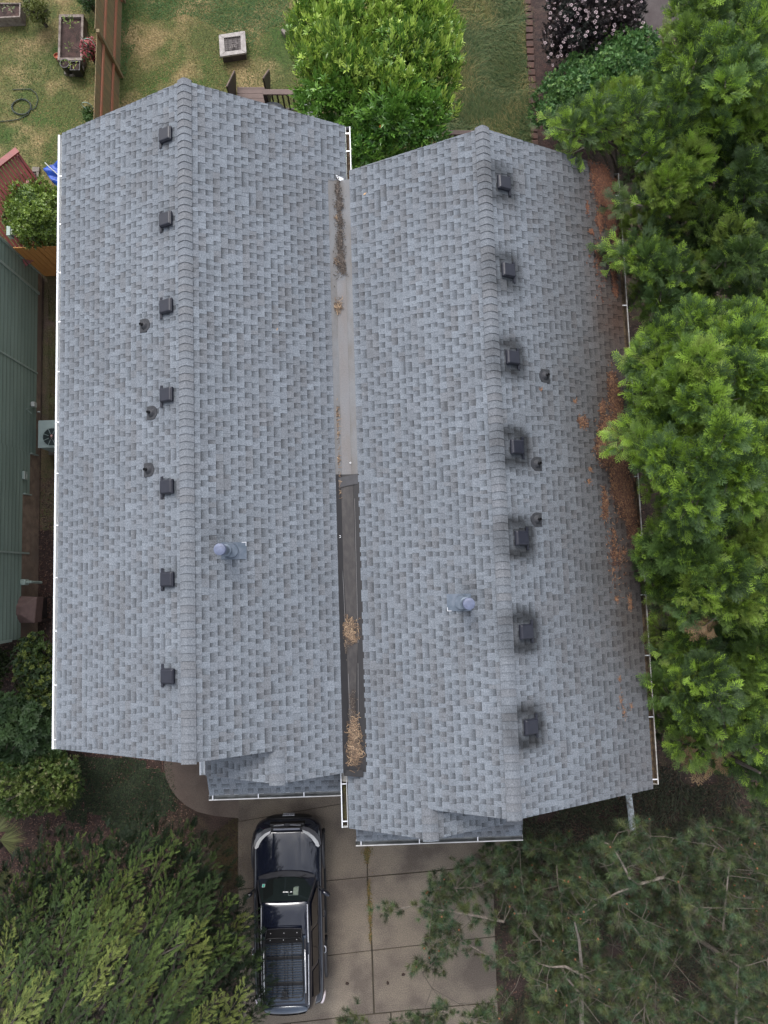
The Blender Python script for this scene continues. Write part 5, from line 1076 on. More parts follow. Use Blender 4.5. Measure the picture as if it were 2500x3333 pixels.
conif('tall conifer with yellow-green tips in the top right corner beside the gravel path', [(2190, 60), (2240, -60), (2600, -60), (2600, 420), (2300, 470), (2190, 350), (2120, 260)], 5.2, 7.4, 31, (7.3, 12.2, 0), g_(1.25), .34)
conif('conifer whose boughs reach over the top right roof corner', [(1800, 400), (1900, 330), (2010, 290), (2120, 300), (2300, 420), (2330, 620), (2200, 700), (2120, 720), (2085, 640), (2070, 560), (2000, 480), (1930, 450), (1820, 450)], 4.6, 6.6, 32, (5.9, 9.6, 0), g_(1.18), .32)
conif('dark green conifer at the right edge above the tallest bright one', [(2330, 420), (2600, 380), (2600, 1010), (2420, 1050), (2280, 900), (2260, 700)], 4.6, 6.4, 33, (8.0, 8.0, 0), g_(.80), .10)
conif('conifer overhanging the upper right gutter with one bough across the shingles', [(2050, 640), (2110, 690), (2280, 720), (2330, 900), (2250, 1010), (2140, 1060), (2075, 1020), (2060, 900), (2045, 830)], 4.4, 6.0, 34, (6.3, 6.9, 0), g_(.92), .12)
conif('broad bright green conifer leaning over the middle of the right gutter', [(2085, 1130), (2150, 1060), (2250, 1010), (2420, 1010), (2600, 960), (2600, 1500), (2420, 1700), (2200, 1760), (2140, 1670), (2105, 1570), (2068, 1440), (2085, 1260)], 5.6, 7.8, 35, (7.0, 3.2, 0), g_(1.25), .42, ns=70)
conif('darker green conifer below the brightest one beside the right gutter', [(2085, 1760), (2150, 1720), (2400, 1700), (2600, 1500), (2600, 2080), (2400, 2080), (2220, 2030), (2150, 1980), (2110, 1880)], 5.0, 6.8, 36, (6.9, -.4, 0), g_(1.0), .18)
conif('loose conifer with some dead brown sprays near the lower right gutter', [(2120, 2040), (2280, 2060), (2600, 2060), (2600, 2620), (2480, 2560), (2330, 2460), (2180, 2440), (2130, 2300)], 4.2, 6.2, 37, (7.0, -3.6, 0), g_(.92), .18, ns=66, r_px=38)
# separate boughs lying over the roof edge
def bough(t, path, n, seed, cols, br):
    rn = np.random.default_rng(seed); pts = [np.array(P(*q)) for q in path]; p = []; d = []
    for i in range(n):
        s = rn.uniform(0, len(pts)-1.001); k = int(s); a = pts[k]+(pts[k+1]-pts[k])*(s-k); dr = unit(pts[k+1]-pts[k]); sd = rn.normal(0, 1, 3); p.append(a+np.array([sd[0], sd[1], sd[2]*.5+.1])*.12); d.append(dr+sd*np.array([.8, .8, .3])+np.array([0, 0, .2]))
    p = np.array(p); d = np.array(d); col = np.array([cols[k] for k in rn.integers(len(cols), size=n)])*rn.uniform(.8, 1.2, (n, 1)); f = rn.random(n) < br; col[f] = np.array(yel)
    V, F, C = stamp(*fr[0], p, frames(d, np.tile([0, 0, 1.0], (n, 1)), rn), rn.uniform(.7, 1.1, n), col); link('bough', fastmesh(V, F, np.clip(C, 0, 1)), t, M['leaf'])
    mb = MB(); mb.tube([tuple(q) for q in pts], [.018]*(len(pts)-1)+[.004], 5); mb.build('bough_limb', M['bark_p'], t)
cf = [o for o in COL.objects if o.name.startswith('conifer_tree')]
bough(cf[3], [(2120, 850, 6.0), (2040, 830, 6.0), (1980, 800, 5.95)], 70, 1, g_(1.0), .35); bough(cf[3], [(2060, 850, 5.95), (2000, 838, 5.9)], 26, 2, g_(1.0), .3)
bough(cf[3], [(2090, 670, 6.2), (2030, 650, 6.1), (1996, 655, 6.0)], 60, 3, g_(.7), .05); bough(cf[1], [(1960, 430, 6.0), (1870, 425, 5.8), (1790, 415, 5.6)], 60, 4, g_(1.0), .4)
bough(cf[1], [(1900, 480, 6.2), (1860, 500, 6.0)], 22, 5, g_(.9), .2); bough(cf[4], [(2100, 1400, 6.6), (2040, 1410, 6.6), (2000, 1440, 6.5)], 80, 6, g_(1.2), .5)
bough(cf[4], [(2110, 1180, 6.5), (2050, 1190, 6.4)], 50, 7, g_(1.2), .4); bough(cf[6], [(2260, 2140, 6.0), (2170, 2120, 5.8)], 50, 8, g_(.9), .2)
bough(cf[6], [(2360, 2400, 5.9), (2300, 2440, 5.7), (2260, 2490, 5.5)], 34, 9, [(.20, .13, .06), (.15, .10, .05)], 0); bough(cf[6], [(2330, 2010, 6.9), (2290, 2040, 6.7)], 20, 10, [(.19, .12, .06)], 0)
# ------------------------------------------------------------------ the big feathery cypress at the lower left
pl_t = [tpl_frond(.24, 9, 26, 11, .016, 2, 1.45, .5), tpl_frond(.21, 8, 32, 12, .016, 2, 1.45, .5)]
cy = thing('cypress_tree', 'big dark feathery cypress with plumes sweeping up and right in the lower left corner', 'conifer', (-6.6, -11.5, 0))
rn = np.random.default_rng(5); rr = random.Random(5)
cpoly = [(-150, 2800), (60, 2830), (150, 2740), (300, 2720), (470, 2690), (640, 2680), (700, 2790), (760, 2880), (800, 2960), (835, 3060), (850, 3160), (860, 3260), (830, 3500), (-200, 3500)]
starts = []; tries = 0
while tries < 6000 and len(starts) < 125:
    tries += 1; u = rr.uniform(-150, 860); v = rr.uniform(2690, 3480)
    if not inpoly(u, v, cpoly) or any(math.hypot((u-a)*1.0, (v-b)*.8) < 54 for a, b, *_ in starts): continue
    e = edged(u, v, cpoly); starts.append((u, v, min(1, e/260)))
pp_, dd_, cc_, sc_ = [], [], [], []; tb = MB()
for (u, v, e) in starts:
    z = 2.5+3.5*math.sqrt(e)*rr.uniform(.6, 1.1); tip = Vector(P(u, v, z)); rd = (Vector((tip.x, tip.y, 0))-Vector((-6.6, -11.8, 0))).normalized()
    dirn = Vector((.42+rd.x*.34+rr.uniform(-.16, .16), .72+rd.y*.25+rr.uniform(-.14, .14), rr.uniform(.15, .5))).normalized(); L = rr.uniform(1.1, 2.1); base = tip-dirn*L
    bend = Vector((rr.uniform(-.3, .3), rr.uniform(-.15, .3), .35)); tone = Vector([(.066, .108, .028), (.046, .078, .023), (.088, .130, .030), (.118, .150, .034)][rr.choice((0, 0, 1, 1, 2, 2, 3))])
    if v > 2950 and rr.random() < .28: tone = Vector((.17, .205, .05))
    ax = lambda k: base+dirn*(k*L)+bend*(k*k-k)*.8
    tb.tube([tuple(ax(k)-Vector((0, 0, .03))) for k in (0, .35, .7, .95)], [.014, .009, .006, .002], 4, cap=False)
    k = .06; sgn = 1
    while k < 1:
        p0 = ax(k); tg = (ax(min(1, k+.05))-ax(k-.05)).normalized(); sl_ = (.46*(1-k)**.6+.10)*rr.uniform(.7, 1.15); sd_ = tg.cross(Vector((0, 0, 1))).normalized()*sgn
        dv = (tg+sd_*rr.uniform(.38, .62)+Vector((0, 0, rr.uniform(-.12, .22)))).normalized(); m_ = max(3, int(sl_/.062)); tn = tone*rr.uniform(.8, 1.2)
        for q in range(m_):
            f = (q+.5)/m_; pt = p0+dv*(sl_*f)+tg*(sl_*.12*f*f); pp_.append(tuple(pt+Vector((rr.gauss(0, .012), rr.gauss(0, .012), rr.gauss(0, .012))))); s2 = rr.choice((-1, 1)); dd_.append(tuple(dv*1.3+tg*.5+sd_*s2*.45+Vector((0, 0, rr.uniform(-.2, .25))))); cc_.append(tuple(tn*(.78+.45*f)*rr.uniform(.85, 1.15))); sc_.append(rr.uniform(.6, .95)*(1.05-.35*f))
        k += .105/L; sgn = -sgn
p = np.array(pp_); d = np.array(dd_); c = np.array(cc_); s_ = np.array(sc_); half = len(p)//2; Rm = frames(d, np.tile([0, 0, 1.0], (len(p), 1)), rn, .5)
idx = rn.permutation(len(p)); A_, B_ = idx[:half], idx[half:]
V, F, C = merge([stamp(*pl_t[0], p[A_], Rm[A_], s_[A_], c[A_]), stamp(*pl_t[1], p[B_], Rm[B_], s_[B_], c[B_])]); link('crown', fastmesh(V, F, np.clip(C, 0, 1)), cy, M['leaf'])
# the inner, lower boughs of the cypress, coloured dark for the shade between plumes
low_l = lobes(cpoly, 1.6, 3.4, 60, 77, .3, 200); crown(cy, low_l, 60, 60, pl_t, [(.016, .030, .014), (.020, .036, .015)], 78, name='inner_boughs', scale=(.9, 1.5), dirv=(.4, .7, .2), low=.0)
tb.tube([(-6.6, -11.5, 0), (-6.5, -11.4, 1.6), (-6.4, -11.2, 3.0), (-6.3, -11.0, 3.9)], [.24, .19, .12, .04], 10)
for q in (((230, 3330, 4.2), (420, 3180, 5.2), (520, 3110, 5.6), (600, 3070, 5.9)), ((-40, 3240, 3.8), (60, 3150, 4.8), (120, 3090, 5.2)), ((250, 3290, 4.4), (380, 3170, 5.1), (430, 3080, 5.6)), ((560, 3180, 4.8), (575, 3090, 5.4), (580, 3000, 5.8))):
    tb.tube([P(*x) for x in q], [.036, .026, .016, .006][:len(q)] if len(q) == 4 else [.03, .018, .006], 6)
tb.build('trunk', M['bark_t'], cy)
# ------------------------------------------------------------------ thin pines at the lower right
tf_ = [tpl_tuft(38, .135, .008, 1), tpl_tuft(30, .12, .008, 2)]
pine_poly = [(1380, 2850), (1560, 2730), (1740, 2700), (2130, 2620), (2340, 2640), (2600, 2500), (2600, 3480), (1000, 3480), (1060, 3330), (1240, 3190), (1350, 3130), (1400, 3060), (1380, 2960)]
def pine(label, poly, zlo, zhi, seed, base, top, ntw, main, cols, den=1.0, mind=30):
    t = thing('pine_tree', label, 'pine', base, 0, 'thin pines at the lower right'); rr = random.Random(seed); rn = np.random.default_rng(seed); mb = MB(); tw = MB(); cn = MB(); b = Vector(base); tp_ = Vector(top)
    mb.tube([b, b.lerp(tp_, .4)+Vector((.1, -.05, 0)), b.lerp(tp_, .75), tp_], [.14, .09, .05, .015], 9); att = [b.lerp(tp_, k/10) for k in range(3, 11)]; sp_ = []
    for path, r0 in main:
        pts = [P(q[0], q[1], q[2]+.45) for q in path]; mb.tube(pts, [r0*(1-.75*i/(len(pts)-1)) for i in range(len(pts))], 7, cap=False)
        if r0 < .045:
            for a, c_ in zip(pts[:-1], pts[1:]):
                nn_ = max(2, int((c_-a).length/.16))
                for k in range(nn_):
                    sp_.append((a.lerp(c_, (k+.5)/nn_), (c_-a).normalized()))
            sp_.append((pts[-1], (pts[-1]-pts[-2]).normalized()))
        for a, c_ in zip(pts[:-1], pts[1:]): att += [a.lerp(c_, k/4) for k in range(4)]
    got = []; p = []; d = []; tries = 0
    for q0, dr in sp_:
        for k in range(rr.choice((1, 2, 2, 3))):
            o = Vector((rr.gauss(0, 1), rr.gauss(0, 1), rr.gauss(.1, .35))).normalized()*rr.uniform(.08, .36)+dr*rr.uniform(.05, .2); q = q0+o; tw.tube([q0, q], [.006, .003], 4, cap=False)
            for j in range(3): p.append(q-o*.25*j+Vector((rr.uniform(-.04, .04), rr.uniform(-.04, .04), .01))); d.append((o.normalized()+dr*.4+Vector((rr.uniform(-.3, .3), rr.uniform(-.3, .3), .3))).normalized())
    xs = [q[0] for q in poly]; ys = [q[1] for q in poly]
    while tries < 20000 and len(got) < ntw:
        tries += 1; u = rr.uniform(min(xs), max(xs)); v = rr.uniform(min(ys), max(ys))
        if not inpoly(u, v, poly) or vnoise(u, v, seed, 1/95) < (.28+.10*max(0, min(1, (1750-u)/350)))*den or any(math.hypot(u-a, v-c_) < mind for a, c_ in got): continue
        got.append((u, v)); e = P(u, v, rr.uniform(zlo, zhi)); s = min(att, key=lambda q: (q-e).length+max(0, q.z-e.z)*.5)
        ax = (e-s); L = ax.length; ax = ax.normalized() if L > 0 else Vector((0, 0, 1)); mid = s.lerp(e, .5)+Vector((rr.uniform(-.08, .08), rr.uniform(-.08, .08), -.06*L))
        tw.tube([s, mid, e], [.006+.002*min(L, 3), .006, .003], 4, cap=False)
        if L > .8: att.append(mid)
        for k in range(rr.choice((3, 4, 5))):
            o = Vector((rr.gauss(0, .13), rr.gauss(0, .13), rr.gauss(.02, .09))); q = e+o; p.append(q); dv_ = (ax*.7+o*3+Vector((0, 0, .35))).normalized(); d.append(dv_)
            tw.tube([e-ax*.1, q], [.004, .0025], 3, cap=False)
            if rr.random() < .09: cn.lathe(tuple(q), [(0, -.02), (.022, 0), (.018, .02), (0, .035)], 6)
            for kk in ((1, 2) if rr.random() < .5 else (1,)): p.append(q-dv_*.08*kk+Vector((rr.uniform(-.05, .05), rr.uniform(-.05, .05), -.02))); d.append(dv_+Vector((rr.uniform(-.4, .4), rr.uniform(-.4, .4), 0)))
    p = np.array([tuple(q) for q in p]); d = np.array([tuple(q) for q in d]); col = np.array([cols[k] for k in rn.integers(len(cols), size=len(p))])*rn.uniform(.75, 1.3, (len(p), 1)); w_ = rn.integers(2, size=len(p)); Rm = frames(d, np.tile([0.3, 0, 1.0], (len(p), 1)), rn, .6); s_ = rn.uniform(.8, 1.25, len(p))
    V, F, C = merge([stamp(*tf_[j], p[w_ == j], Rm[w_ == j], s_[w_ == j], col[w_ == j]) for j in (0, 1)]); link('crown', fastmesh(V, F, np.clip(C, 0, 1)), t, M['leaf'])
    mb.build('trunk', M['bark_p'], t); tw.build('twigs', M['twig'], t); tag(cn.build('cones', M['conem'], t), kind='stuff'); return t
M['twig'] = mat('grey_brown_twigs', (.10, .085, .068), .9)
M['conem'] = mat('young_cones', (.17, .075, .035), .8)
pc = [(.066, .102, .040), (.046, .074, .034), (.086, .124, .046), (.056, .100, .052), (.10, .118, .042), (.060, .062, .034)]
pine('pine with a long bough reaching left over the driveway', [(1390, 2880), (1500, 2800), (1620, 2730), (1780, 2740), (1900, 2880), (1880, 3100), (1760, 3230), (1500, 3380), (1340, 3480), (1040, 3480), (1080, 3340), (1260, 3180), (1370, 3130), (1400, 3060)], 2.6, 5.2, 41, (2.6, -7.6, 0), tuple(P(1760, 3060, 5.0)), 470,
     [([(1640, 3000, 4.0), (1520, 2975, 4.2), (1430, 2962, 4.3), (1350, 2948, 4.4), (1260, 2965, 4.4)], .03), ([(1530, 3000, 4.0), (1495, 2930, 4.2), (1480, 2880, 4.3)], .022), ([(1640, 3140, 3.8), (1500, 3060, 3.6), (1450, 2990, 3.6)], .02), ([(1600, 3333, 3.6), (1440, 3290, 3.7), (1360, 3330, 3.7)], .022), ([(1900, 3330, 3.5), (1760, 3200, 4.0), (1640, 3110, 4.2)], .02), ([(1836, 3070, 4), (1828, 2950, 4.1), (1815, 2860, 4.1), (1805, 2740, 4.0)], .024)], pc, den=1.0, mind=22)
pine('pine with a pale crooked main limb in the lower right', [(1850, 2760), (2080, 2680), (2250, 2740), (2260, 3000), (2330, 3250), (2250, 3480), (1700, 3480), (1720, 3250), (1850, 3100)], 2.8, 5.8, 42, (3.9, -7.9, 0), tuple(P(1885, 2990, 5.2)), 380,
     [([(1893, 3480, 3.6), (1893, 3230, 4.6), (1893, 3150, 5.0), (1885, 3060, 5.5), (1870, 3000, 5.9)], .055), ([(1893, 3170, 5.0), (1840, 3146, 5.0), (1790, 3148, 4.9), (1750, 3134, 4.8)], .034), ([(1890, 3235, 4.7), (1850, 3190, 4.7), (1800, 3150, 4.7)], .03), ([(1888, 3245, 4.6), (1845, 3270, 4.4), (1815, 3305, 4.2)], .026), ([(2160, 2855, 5.0), (2080, 2878, 5.0), (2010, 2905, 5.0), (1930, 2950, 4.9), (1900, 2975, 4.9)], .034), ([(2020, 2905, 4.8), (2022, 2945, 4.6), (2030, 3000, 3.6)], .03), ([(2050, 2860, 5.2), (2020, 2800, 5.3), (1990, 2750, 5.3), (1950, 2735, 5.3)], .026), ([(2200, 3333, 3.4), (2160, 3230, 3.8), (2110, 3160, 4.2)], .03)], pc, den=1.0, mind=23)
pine('dark pine filling the bottom right corner', [(2250, 2700), (2600, 2600), (2600, 3480), (2260, 3480), (2330, 3250), (2260, 3000)], 2.8, 5.6, 43, (6.3, -8.2, 0), tuple(P(2410, 3150, 5.2)), 280,
     [([(2395, 3333, 4.4), (2400, 3200, 5.0), (2403, 3150, 5.4)], .03), ([(2350, 3060, 4.6), (2370, 2850, 4.8), (2380, 2760, 4.8)], .024), ([(2100, 3190, 3.6), (2260, 3290, 4.0), (2330, 3340, 4.2)], .022)], pc, den=1.0, mind=23)
# ------------------------------------------------------------------ shrubs and small plants
def shrub(label, poly, zlo, zhi, r_px, ns, tpls, cols, seed, m='leaf', name='shrub', cat='shrub', bright=None, **k):
    return plant(name, label, cat, poly, zlo, zhi, r_px, ns, tpls, cols, seed, None, .05, jit=k.pop('jit', .32), dome=k.pop('dome', 90), tn='stems', cn='foliage', every=2, m=m, bright=bright, **k)
small = [tpl_rosette(8, .055, .026, 5), tpl_sprig(9, .05, .024, 50, 6, .08)]
med = [tpl_rosette(7, .085, .06, 7), tpl_sprig(7, .08, .055, 55, 8, .12)]
shrub('round yellow-green shrub between the red pergola and the white gutter', [(28, 600), (60, 575), (110, 590), (150, 610), (200, 640), (210, 780), (150, 800), (90, 790), (30, 740), (12, 680)], .9, 2.5, 20, 75, small, [(.12, .19, .032), (.075, .13, .028), (.14, .22, .038)], 51, m='leaf_g', bright=(.25, (.22, .31, .055)), dome=70)
shrub('spreading mid green bramble bush below the white flowering shrub', [(1740, 300), (1790, 250), (1860, 190), (1960, 130), (2080, 85), (2130, 130), (2180, 200), (2190, 330), (2050, 390), (1900, 420), (1790, 440), (1745, 380)], 1.0, 2.0, 30, 130, med, [(.075, .17, .048), (.055, .13, .038), (.095, .20, .055)], 52, bright=(.18, (.17, .29, .08)), scale=(.6, .95))
el, ell = shrub('dark purple-leaved shrub covered in pale pink flower heads at the top', [(1800, -60), (2080, -60), (2085, 60), (2060, 110), (1960, 130), (1870, 190), (1800, 220), (1785, 130)], 1.1, 2.2, 28, 110, small+[tpl_sprig(9, .09, .02, 50, 16, .1)], [(.020, .016, .020), (.028, .022, .022), (.016, .020, .016)], 53, name='flowering_shrub')
rr = random.Random(8); rn = np.random.default_rng(8); fv = []
fl_t = T_()
for k in range(26):
    a = rr.uniform(0, 6.28); r_ = .05*math.sqrt(rr.random()); s_ = .010; x, y = r_*math.cos(a), r_*math.sin(a); fl_t.tri((x-s_, y-s_, rr.uniform(0, .01)), (x+s_, y-s_*.4, .008), (x, y+s_, rr.uniform(0, .012)), (1, 1, 1))
flt = fl_t.done(); got = []; tries = 0
while len(got) < 160 and tries < 9000:
    tries += 1; l = rr.choice(ell); a = rr.uniform(0, 6.28); r_ = 34*math.sqrt(rr.random()); u, v = l[0]+r_*math.cos(a), l[1]+r_*math.sin(a)
    if any(math.hypot(u-x, v-y) < 10.5 for x, y, *_ in got): continue
    got.append((u, v, l[2]+.36+rr.uniform(-.05, .05)))
pos = np.array([tuple(P(*q)) for q in got]); nrm = np.tile([0, 0, 1.0], (len(pos), 1)); d = rn.normal(0, 1, (len(pos), 3))*np.array([1, 1, .2])
V, F, C = stamp(*flt, pos, frames(d, nrm, rn, .25), rn.uniform(.7, 1.15, len(pos)), np.array([(.56, .44, .46)]*len(pos))*rn.uniform(.8, 1.15, (len(pos), 1))); fo_ = link('flower_heads', fastmesh(V, F, C), el, M['flower']); tag(fo_, kind='stuff')
maple = [tpl_rosette(7, .09, .05, 17), tpl_rosette(9, .075, .04, 18)]
shrub('rhododendron with yellow-green leaf clusters beside the white gutter', [(60, 2080), (110, 2065), (175, 2110), (185, 2250), (180, 2330), (110, 2330), (60, 2220)], .7, 1.7, 19, 30, [tpl_rosette(7, .11, .055, 37), tpl_rosette(6, .10, .05, 38)], [(.045, .080, .024), (.035, .062, .022), (.06, .10, .026)], 54, bright=(.28, (.15, .19, .04)), dome=60, scale=(.6, 1.0))
shrub('dark blue-green shrub at the left edge below the yellow-green one', [(-60, 2280), (60, 2270), (160, 2290), (185, 2400), (190, 2460), (100, 2480), (-60, 2460)], .9, 2.1, 24, 46, [tpl_rosette(9, .15, .06, 27), tpl_rosette(8, .13, .055, 28)], [(.055, .100, .036), (.042, .078, .030), (.068, .118, .040)], 55, dome=80)
shrub('yellow-green feathery shrub with creamy seed heads at the lower left', [(-60, 2470), (100, 2460), (190, 2450), (240, 2490), (262, 2560), (200, 2620), (100, 2640), (-60, 2640)], .9, 2.2, 24, 95, small+[tpl_frond(.12, 7, 35, 21, .012)], [(.095, .145, .034), (.065, .115, .034), (.125, .17, .04)], 56, bright=(.10, (.26, .26, .13)), dome=80)
shrub('small dark shrub at the left edge beside the red bark', [(-40, 2110), (20, 2120), (28, 2180), (-10, 2240), (-40, 2230)], .3, .8, 15, 34, small, [(.06, .085, .025), (.04, .06, .02)], 59)
shrub('loose yellow-green shrub between the two raised beds', [(85, -10), (125, 5), (150, 25), (152, 60), (135, 75), (110, 55), (88, 30)], .3, .9, 13, 34, small, [(.12, .14, .035), (.08, .10, .028)], 60, dome=40)
shrub('dark green shrub at the top beside the fence', [(268, -40), (318, -40), (316, 24), (280, 30), (262, 10)], .3, .9, 14, 44, small, [(.045, .09, .025), (.035, .07, .02)], 61, dome=40)
shrub('green weedy plant at the foot of the fence near the roof corner', [(275, 355), (300, 350), (300, 395), (278, 392)], .2, .7, 9, 26, med, [(.09, .15, .03), (.06, .12, .03)], 62, dome=20, scale=(.5, .7), name='garden_plant', cat='plant')
shrub('red and pink flowering plant beside the long raised bed', [(270, 135), (308, 125), (310, 165), (300, 190), (275, 195), (266, 165)], .5, .75, 9, 26, [tpl_rosette(8, .04, .03, 9)], [(.42, .07, .09), (.5, .16, .17), (.30, .04, .06)], 63, m='flower', dome=20, name='red_flowers', cat='flowers', bright=(.2, (.07, .11, .03)))
def seedling(u, v, z, r_, n, L, col, label, seed):
    rn = np.random.default_rng(seed); p0 = np.array(P(u, v, z)); t = thing('seedling', label, 'seedling', tuple(p0), 0, 'seedlings in the garden beds'); a = rn.uniform(0, 6.28, n); p = p0+np.stack([np.cos(a), np.sin(a), rn.uniform(0, .6, n)], 1)*(rn.uniform(0, r_, n))[:, None]; d = np.stack([np.cos(a), np.sin(a), rn.uniform(.1, .9, n)], 1)
    tl = T_(); tl.leaf((0, 0, 0), (0, 1, 0), L, L*.42); V, F, C = stamp(*tl.done(), p, frames(d, np.tile([0, 0, 1.0], (n, 1)), rn, .3), rn.uniform(.6, 1.2, n), np.array([col]*n)*rn.uniform(.8, 1.25, (n, 1))); link('leaves', fastmesh(V, F, np.clip(C, 0, 1)), t, M['leaf'])
    mb = MB(); mb.tube([(p0[0], p0[1], max(0, z-.15)), tuple(p0+np.array([0, 0, .1]))], .006, 5); mb.build('stem', M['grassb_s'] if 'grassb_s' in M else M['bark_t'], t)
seedling(232, 78, .38, .20, 22, .11, (.13, .19, .035), 'bushy pale green seedling at the top of the long raised bed', 1)
seedling(228, 152, .34, .12, 14, .08, (.12, .17, .04), 'small green seedling in the lower half of the long raised bed', 2)
seedling(210, 203, .45, .09, 9, .06, (.14, .20, .04), 'tiny seedling in the round dark pot', 3)
seedling(240, 212, .45, .12, 14, .09, (.20, .25, .04), 'yellow-green seedling in the square black pot', 4)
seedling(38, 30, .60, .10, 12, .09, (.16, .20, .09), 'pale seedling at the right in the corner planter box', 5)
seedling(4, 30, .60, .12, 12, .09, (.16, .20, .09), 'pale seedling at the frame edge in the corner planter box', 6)
# fan palm at the left edge
pm = thing('fan_palm', 'fan palm fronds reaching in from the left edge above the cypress', 'palm', tuple(P(-60, 2780, 0)))
rr = random.Random(2); Vs = []; Fs = []; Cs = []; k = 0; mb = MB()
pb_ = P(-60, 2790, 1.2)
for (u, v, z, a0, a1, L) in ((0, 2735, 1.7, -45, 55, .66), (-20, 2710, 1.8, 10, 100, .55), (-15, 2850, 1.5, -70, 30, .50)):
    c = P(u, v, z); mb.tube([pb_, pb_.lerp(c, .5)+Vector((0, 0, .15)), c], [.02, .014, .01], 6)
    for i in range(30):
        a = R(a0+(a1-a0)*i/29+rr.uniform(-1, 1)); l = L*rr.uniform(.85, 1.05); d = Vector((math.cos(a), math.sin(a), .06)); n_ = Vector((-d.y, d.x, 0))*.011; m_ = c+d*l*.55+Vector((0, 0, .03)); e = c+d*l-Vector((0, 0, .05)); col = np.array((.085, .095, .035))*rr.uniform(.6, 1.5)
        Vs += [tuple(c), tuple(m_-n_), tuple(e), tuple(m_+n_)]; Cs += [col]*4; Fs.append((k, k+1, k+2, k+3)); k += 4
link('fronds', fastmesh(np.array(Vs), np.array(Fs), np.array(Cs)), pm, M['leaf']); mb.tube([(pb_.x, pb_.y, 0), tuple(pb_)], [.12, .09], 10); mb.build('trunk', M['bark_t'], pm)
# ------------------------------------------------------------------ grass
def grass(name, poly, n, L, cols, seed, label, lean=.5, clump=None, wd=.006, z0=.005):
    rn = np.random.default_rng(seed); xs = np.array([q[0] for q in poly]); ys = np.array([q[1] for q in poly]); X = rn.uniform(xs.min(), xs.max(), n*2); Y = rn.uniform(ys.min(), ys.max(), n*2)
    ok = np.zeros(len(X), bool); j = len(poly)-1
    for i in range(len(poly)):
        c_ = ((ys[i] > Y) != (ys[j] > Y)) & (X < (xs[j]-xs[i])*(Y-ys[i])/(ys[j]-ys[i]+1e-12)+xs[i]); ok ^= c_; j = i
    if clump is not None: ok &= fbm(X, Y, seed, clump[0]) > clump[1]
    X, Y = X[ok][:n], Y[ok][:n]; m = len(X); a = rn.uniform(0, 6.28, m)*.35+vnoise(X, Y, seed+3, .8)*12; l = L*rn.uniform(.5, 1.3, m); le = lean*rn.uniform(.5, 1.4, m)
    dx, dy = np.cos(a), np.sin(a); nx, ny = -dy*wd/2, dx*wd/2; p = np.stack([X, Y, np.full(m, z0)], 1); s = np.stack([nx, ny, np.zeros(m)], 1)
    mid = p+np.stack([dx*l*le*.4, dy*l*le*.4, l*.55*(1.15-np.minimum(le, 1))], 1); tip = p+np.stack([dx*l*le, dy*l*le, l*.9*(1.1-np.minimum(le, 1))], 1)
    V = np.stack([p-s, p+s, mid+s, tip, mid-s], 1).reshape(-1, 3); ci = np.array(cols)[np.clip((vnoise(X, Y, seed+9, 1.3)*.6+rn.random(m)*.5)*len(cols), 0, len(cols)-1).astype(int)]*rn.uniform(.75, 1.25, (m, 1)); C = np.repeat(ci, 5, 0)
    b_ = (np.arange(m)*5)[:, None]; F = np.concatenate([b_+np.array([[0, 1, 2]]), b_+np.array([[0, 2, 4]]), b_+np.array([[4, 2, 3]])]); o = link(name, fastmesh(V, F, C), None, M['grassb'], loc=tuple(V.mean(0))); return tag(o, label, 'grass', kind='stuff')
WP = lambda pts: [tuple(P(u, v)[:2]) for u, v in pts]
grass('long_grass', WP([(1440, -60), (1700, -60), (1738, 420), (1742, 500), (1460, 500)]), 52000, .26, [(.070, .12, .036), (.085, .12, .042), (.13, .15, .052), (.05, .10, .03), (.24, .21, .08), (.17, .18, .05)], 71, 'long matted grass in the strip between the laurel and the brick edging', 1.0, wd=.012)
grass('lawn_grass', [(-13, 8.9), (-9.5, 8.6), (-8, 8.6), (-6, 9.0), (-2, 9.0), (-2, 18.8), (-13, 18.8)], 90000, .055, [(.050, .100, .016), (.044, .090, .015), (.10, .12, .024), (.22, .17, .058), (.32, .24, .095)], 72, 'patchy green and straw coloured lawn grass', .8, wd=.011)
grass('clover', WP([(395, -40), (940, -40), (940, 60), (820, 150), (640, 60), (600, 100), (480, 60), (420, 200), (385, 380), (370, 200)]), 15000, .05, [(.038, .10, .022), (.05, .12, .026)], 73, 'dark green clover patches at the top of the lawn', .9, (.7, .52), wd=.016)
grass('side_weeds', [tuple(W(-9.4, 8.6)[:2]), tuple(W(-8.4, 8.6)[:2]), tuple(W(-8.4, 2.5)[:2]), tuple(W(-9.3, 2.5)[:2])], 8000, .07, [(.055, .08, .022), (.10, .09, .03), (.15, .11, .05)], 74, 'thin weeds and dry grass in the side yard below the green wall', .8, (1.1, .45), wd=.008)
grass('edge_weeds', WP([(770, 2660), (800, 2680), (800, 2880), (720, 2900), (680, 2720)]), 2600, .12, [(.13, .075, .035), (.08, .055, .03), (.07, .065, .02), (.045, .03, .02), (.20, .14, .07)], 75, 'dry orange-brown weeds along the left edge of the driveway', .9, wd=.007)
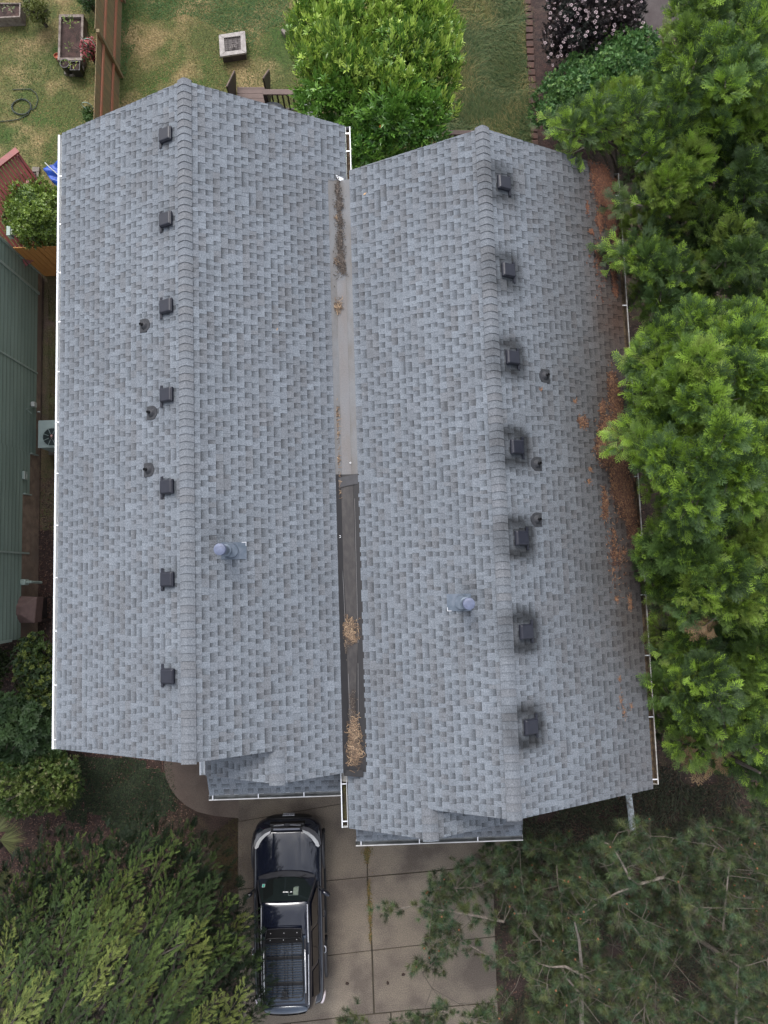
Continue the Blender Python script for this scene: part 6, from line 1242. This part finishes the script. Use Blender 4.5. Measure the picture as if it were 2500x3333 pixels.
grass('ground_cover', WP([(190, 2455), (560, 2480), (570, 2560), (640, 2660), (600, 2760), (230, 2760), (210, 2600)]), 26000, .09, [(.024, .040, .018), (.032, .052, .022), (.018, .03, .014), (.04, .06, .024)], 76, 'low dark green ground cover on the bark between the shrubs and the walkway', .9, (1.3, .43), wd=.028)
grass('undergrowth', [(3.25, -13), (12, -13), (12, -5.2), (5.2, -5.2), (3.9, -5.6), (3.25, -7.9)], 30000, .22, [(.030, .042, .018), (.045, .055, .026), (.06, .058, .03), (.024, .03, .015), (.075, .05, .03)], 77, 'dark brushy undergrowth on the ground below the thin pines', .8, (1.1, .44), wd=.022)
# bits of bark and pale chips on the mulch
def chips(name, poly, n, cols, seed, label, sz=.035):
    rn = np.random.default_rng(seed); xs = np.array([q[0] for q in poly]); ys = np.array([q[1] for q in poly]); X = rn.uniform(xs.min(), xs.max(), n); Y = rn.uniform(ys.min(), ys.max(), n); a = rn.uniform(0, 6.28, n); l = sz*rn.uniform(.4, 1.5, n); w_ = l*rn.uniform(.25, .6, n); z = rn.uniform(.015, .03, n)
    d = np.stack([np.cos(a)*l, np.sin(a)*l, rn.uniform(-.006, .012, n)], 1); s = np.stack([-np.sin(a)*w_, np.cos(a)*w_, rn.uniform(-.003, .006, n)], 1); p = np.stack([X, Y, z], 1)
    V = np.stack([p-d/2-s/2, p+d/2-s/2, p+d/2+s/2, p-d/2+s/2], 1).reshape(-1, 3); C = np.repeat(np.array(cols)[rn.integers(len(cols), size=n)]*rn.uniform(.7, 1.3, (n, 1)), 4, 0); F = np.arange(n*4).reshape(-1, 4)
    o = link(name, fastmesh(V, F, C), None, M['needle'], loc=tuple(V.mean(0))); return tag(o, label, 'mulch', kind='stuff')
bk = [(.075, .04, .03), (.11, .055, .04), (.05, .03, .024), (.03, .02, .017), (.14, .08, .055)]
chips('bark_chips', [(-10.6, -9.0), (-5.0, -9.0), (-5.0, 3.0), (-10.6, 3.0)], 30000, bk+[(.16, .10, .08)], 81, 'reddish bark chips on the bed at the left')
chips('forest_litter', [(3.1, -13.5), (12, -13.5), (12, 12), (5.0, 12), (5.0, -5), (1.9, -5)], 42000, bk+[(.10, .075, .05)], 82, 'brown needle litter under the conifers and pines', .04)
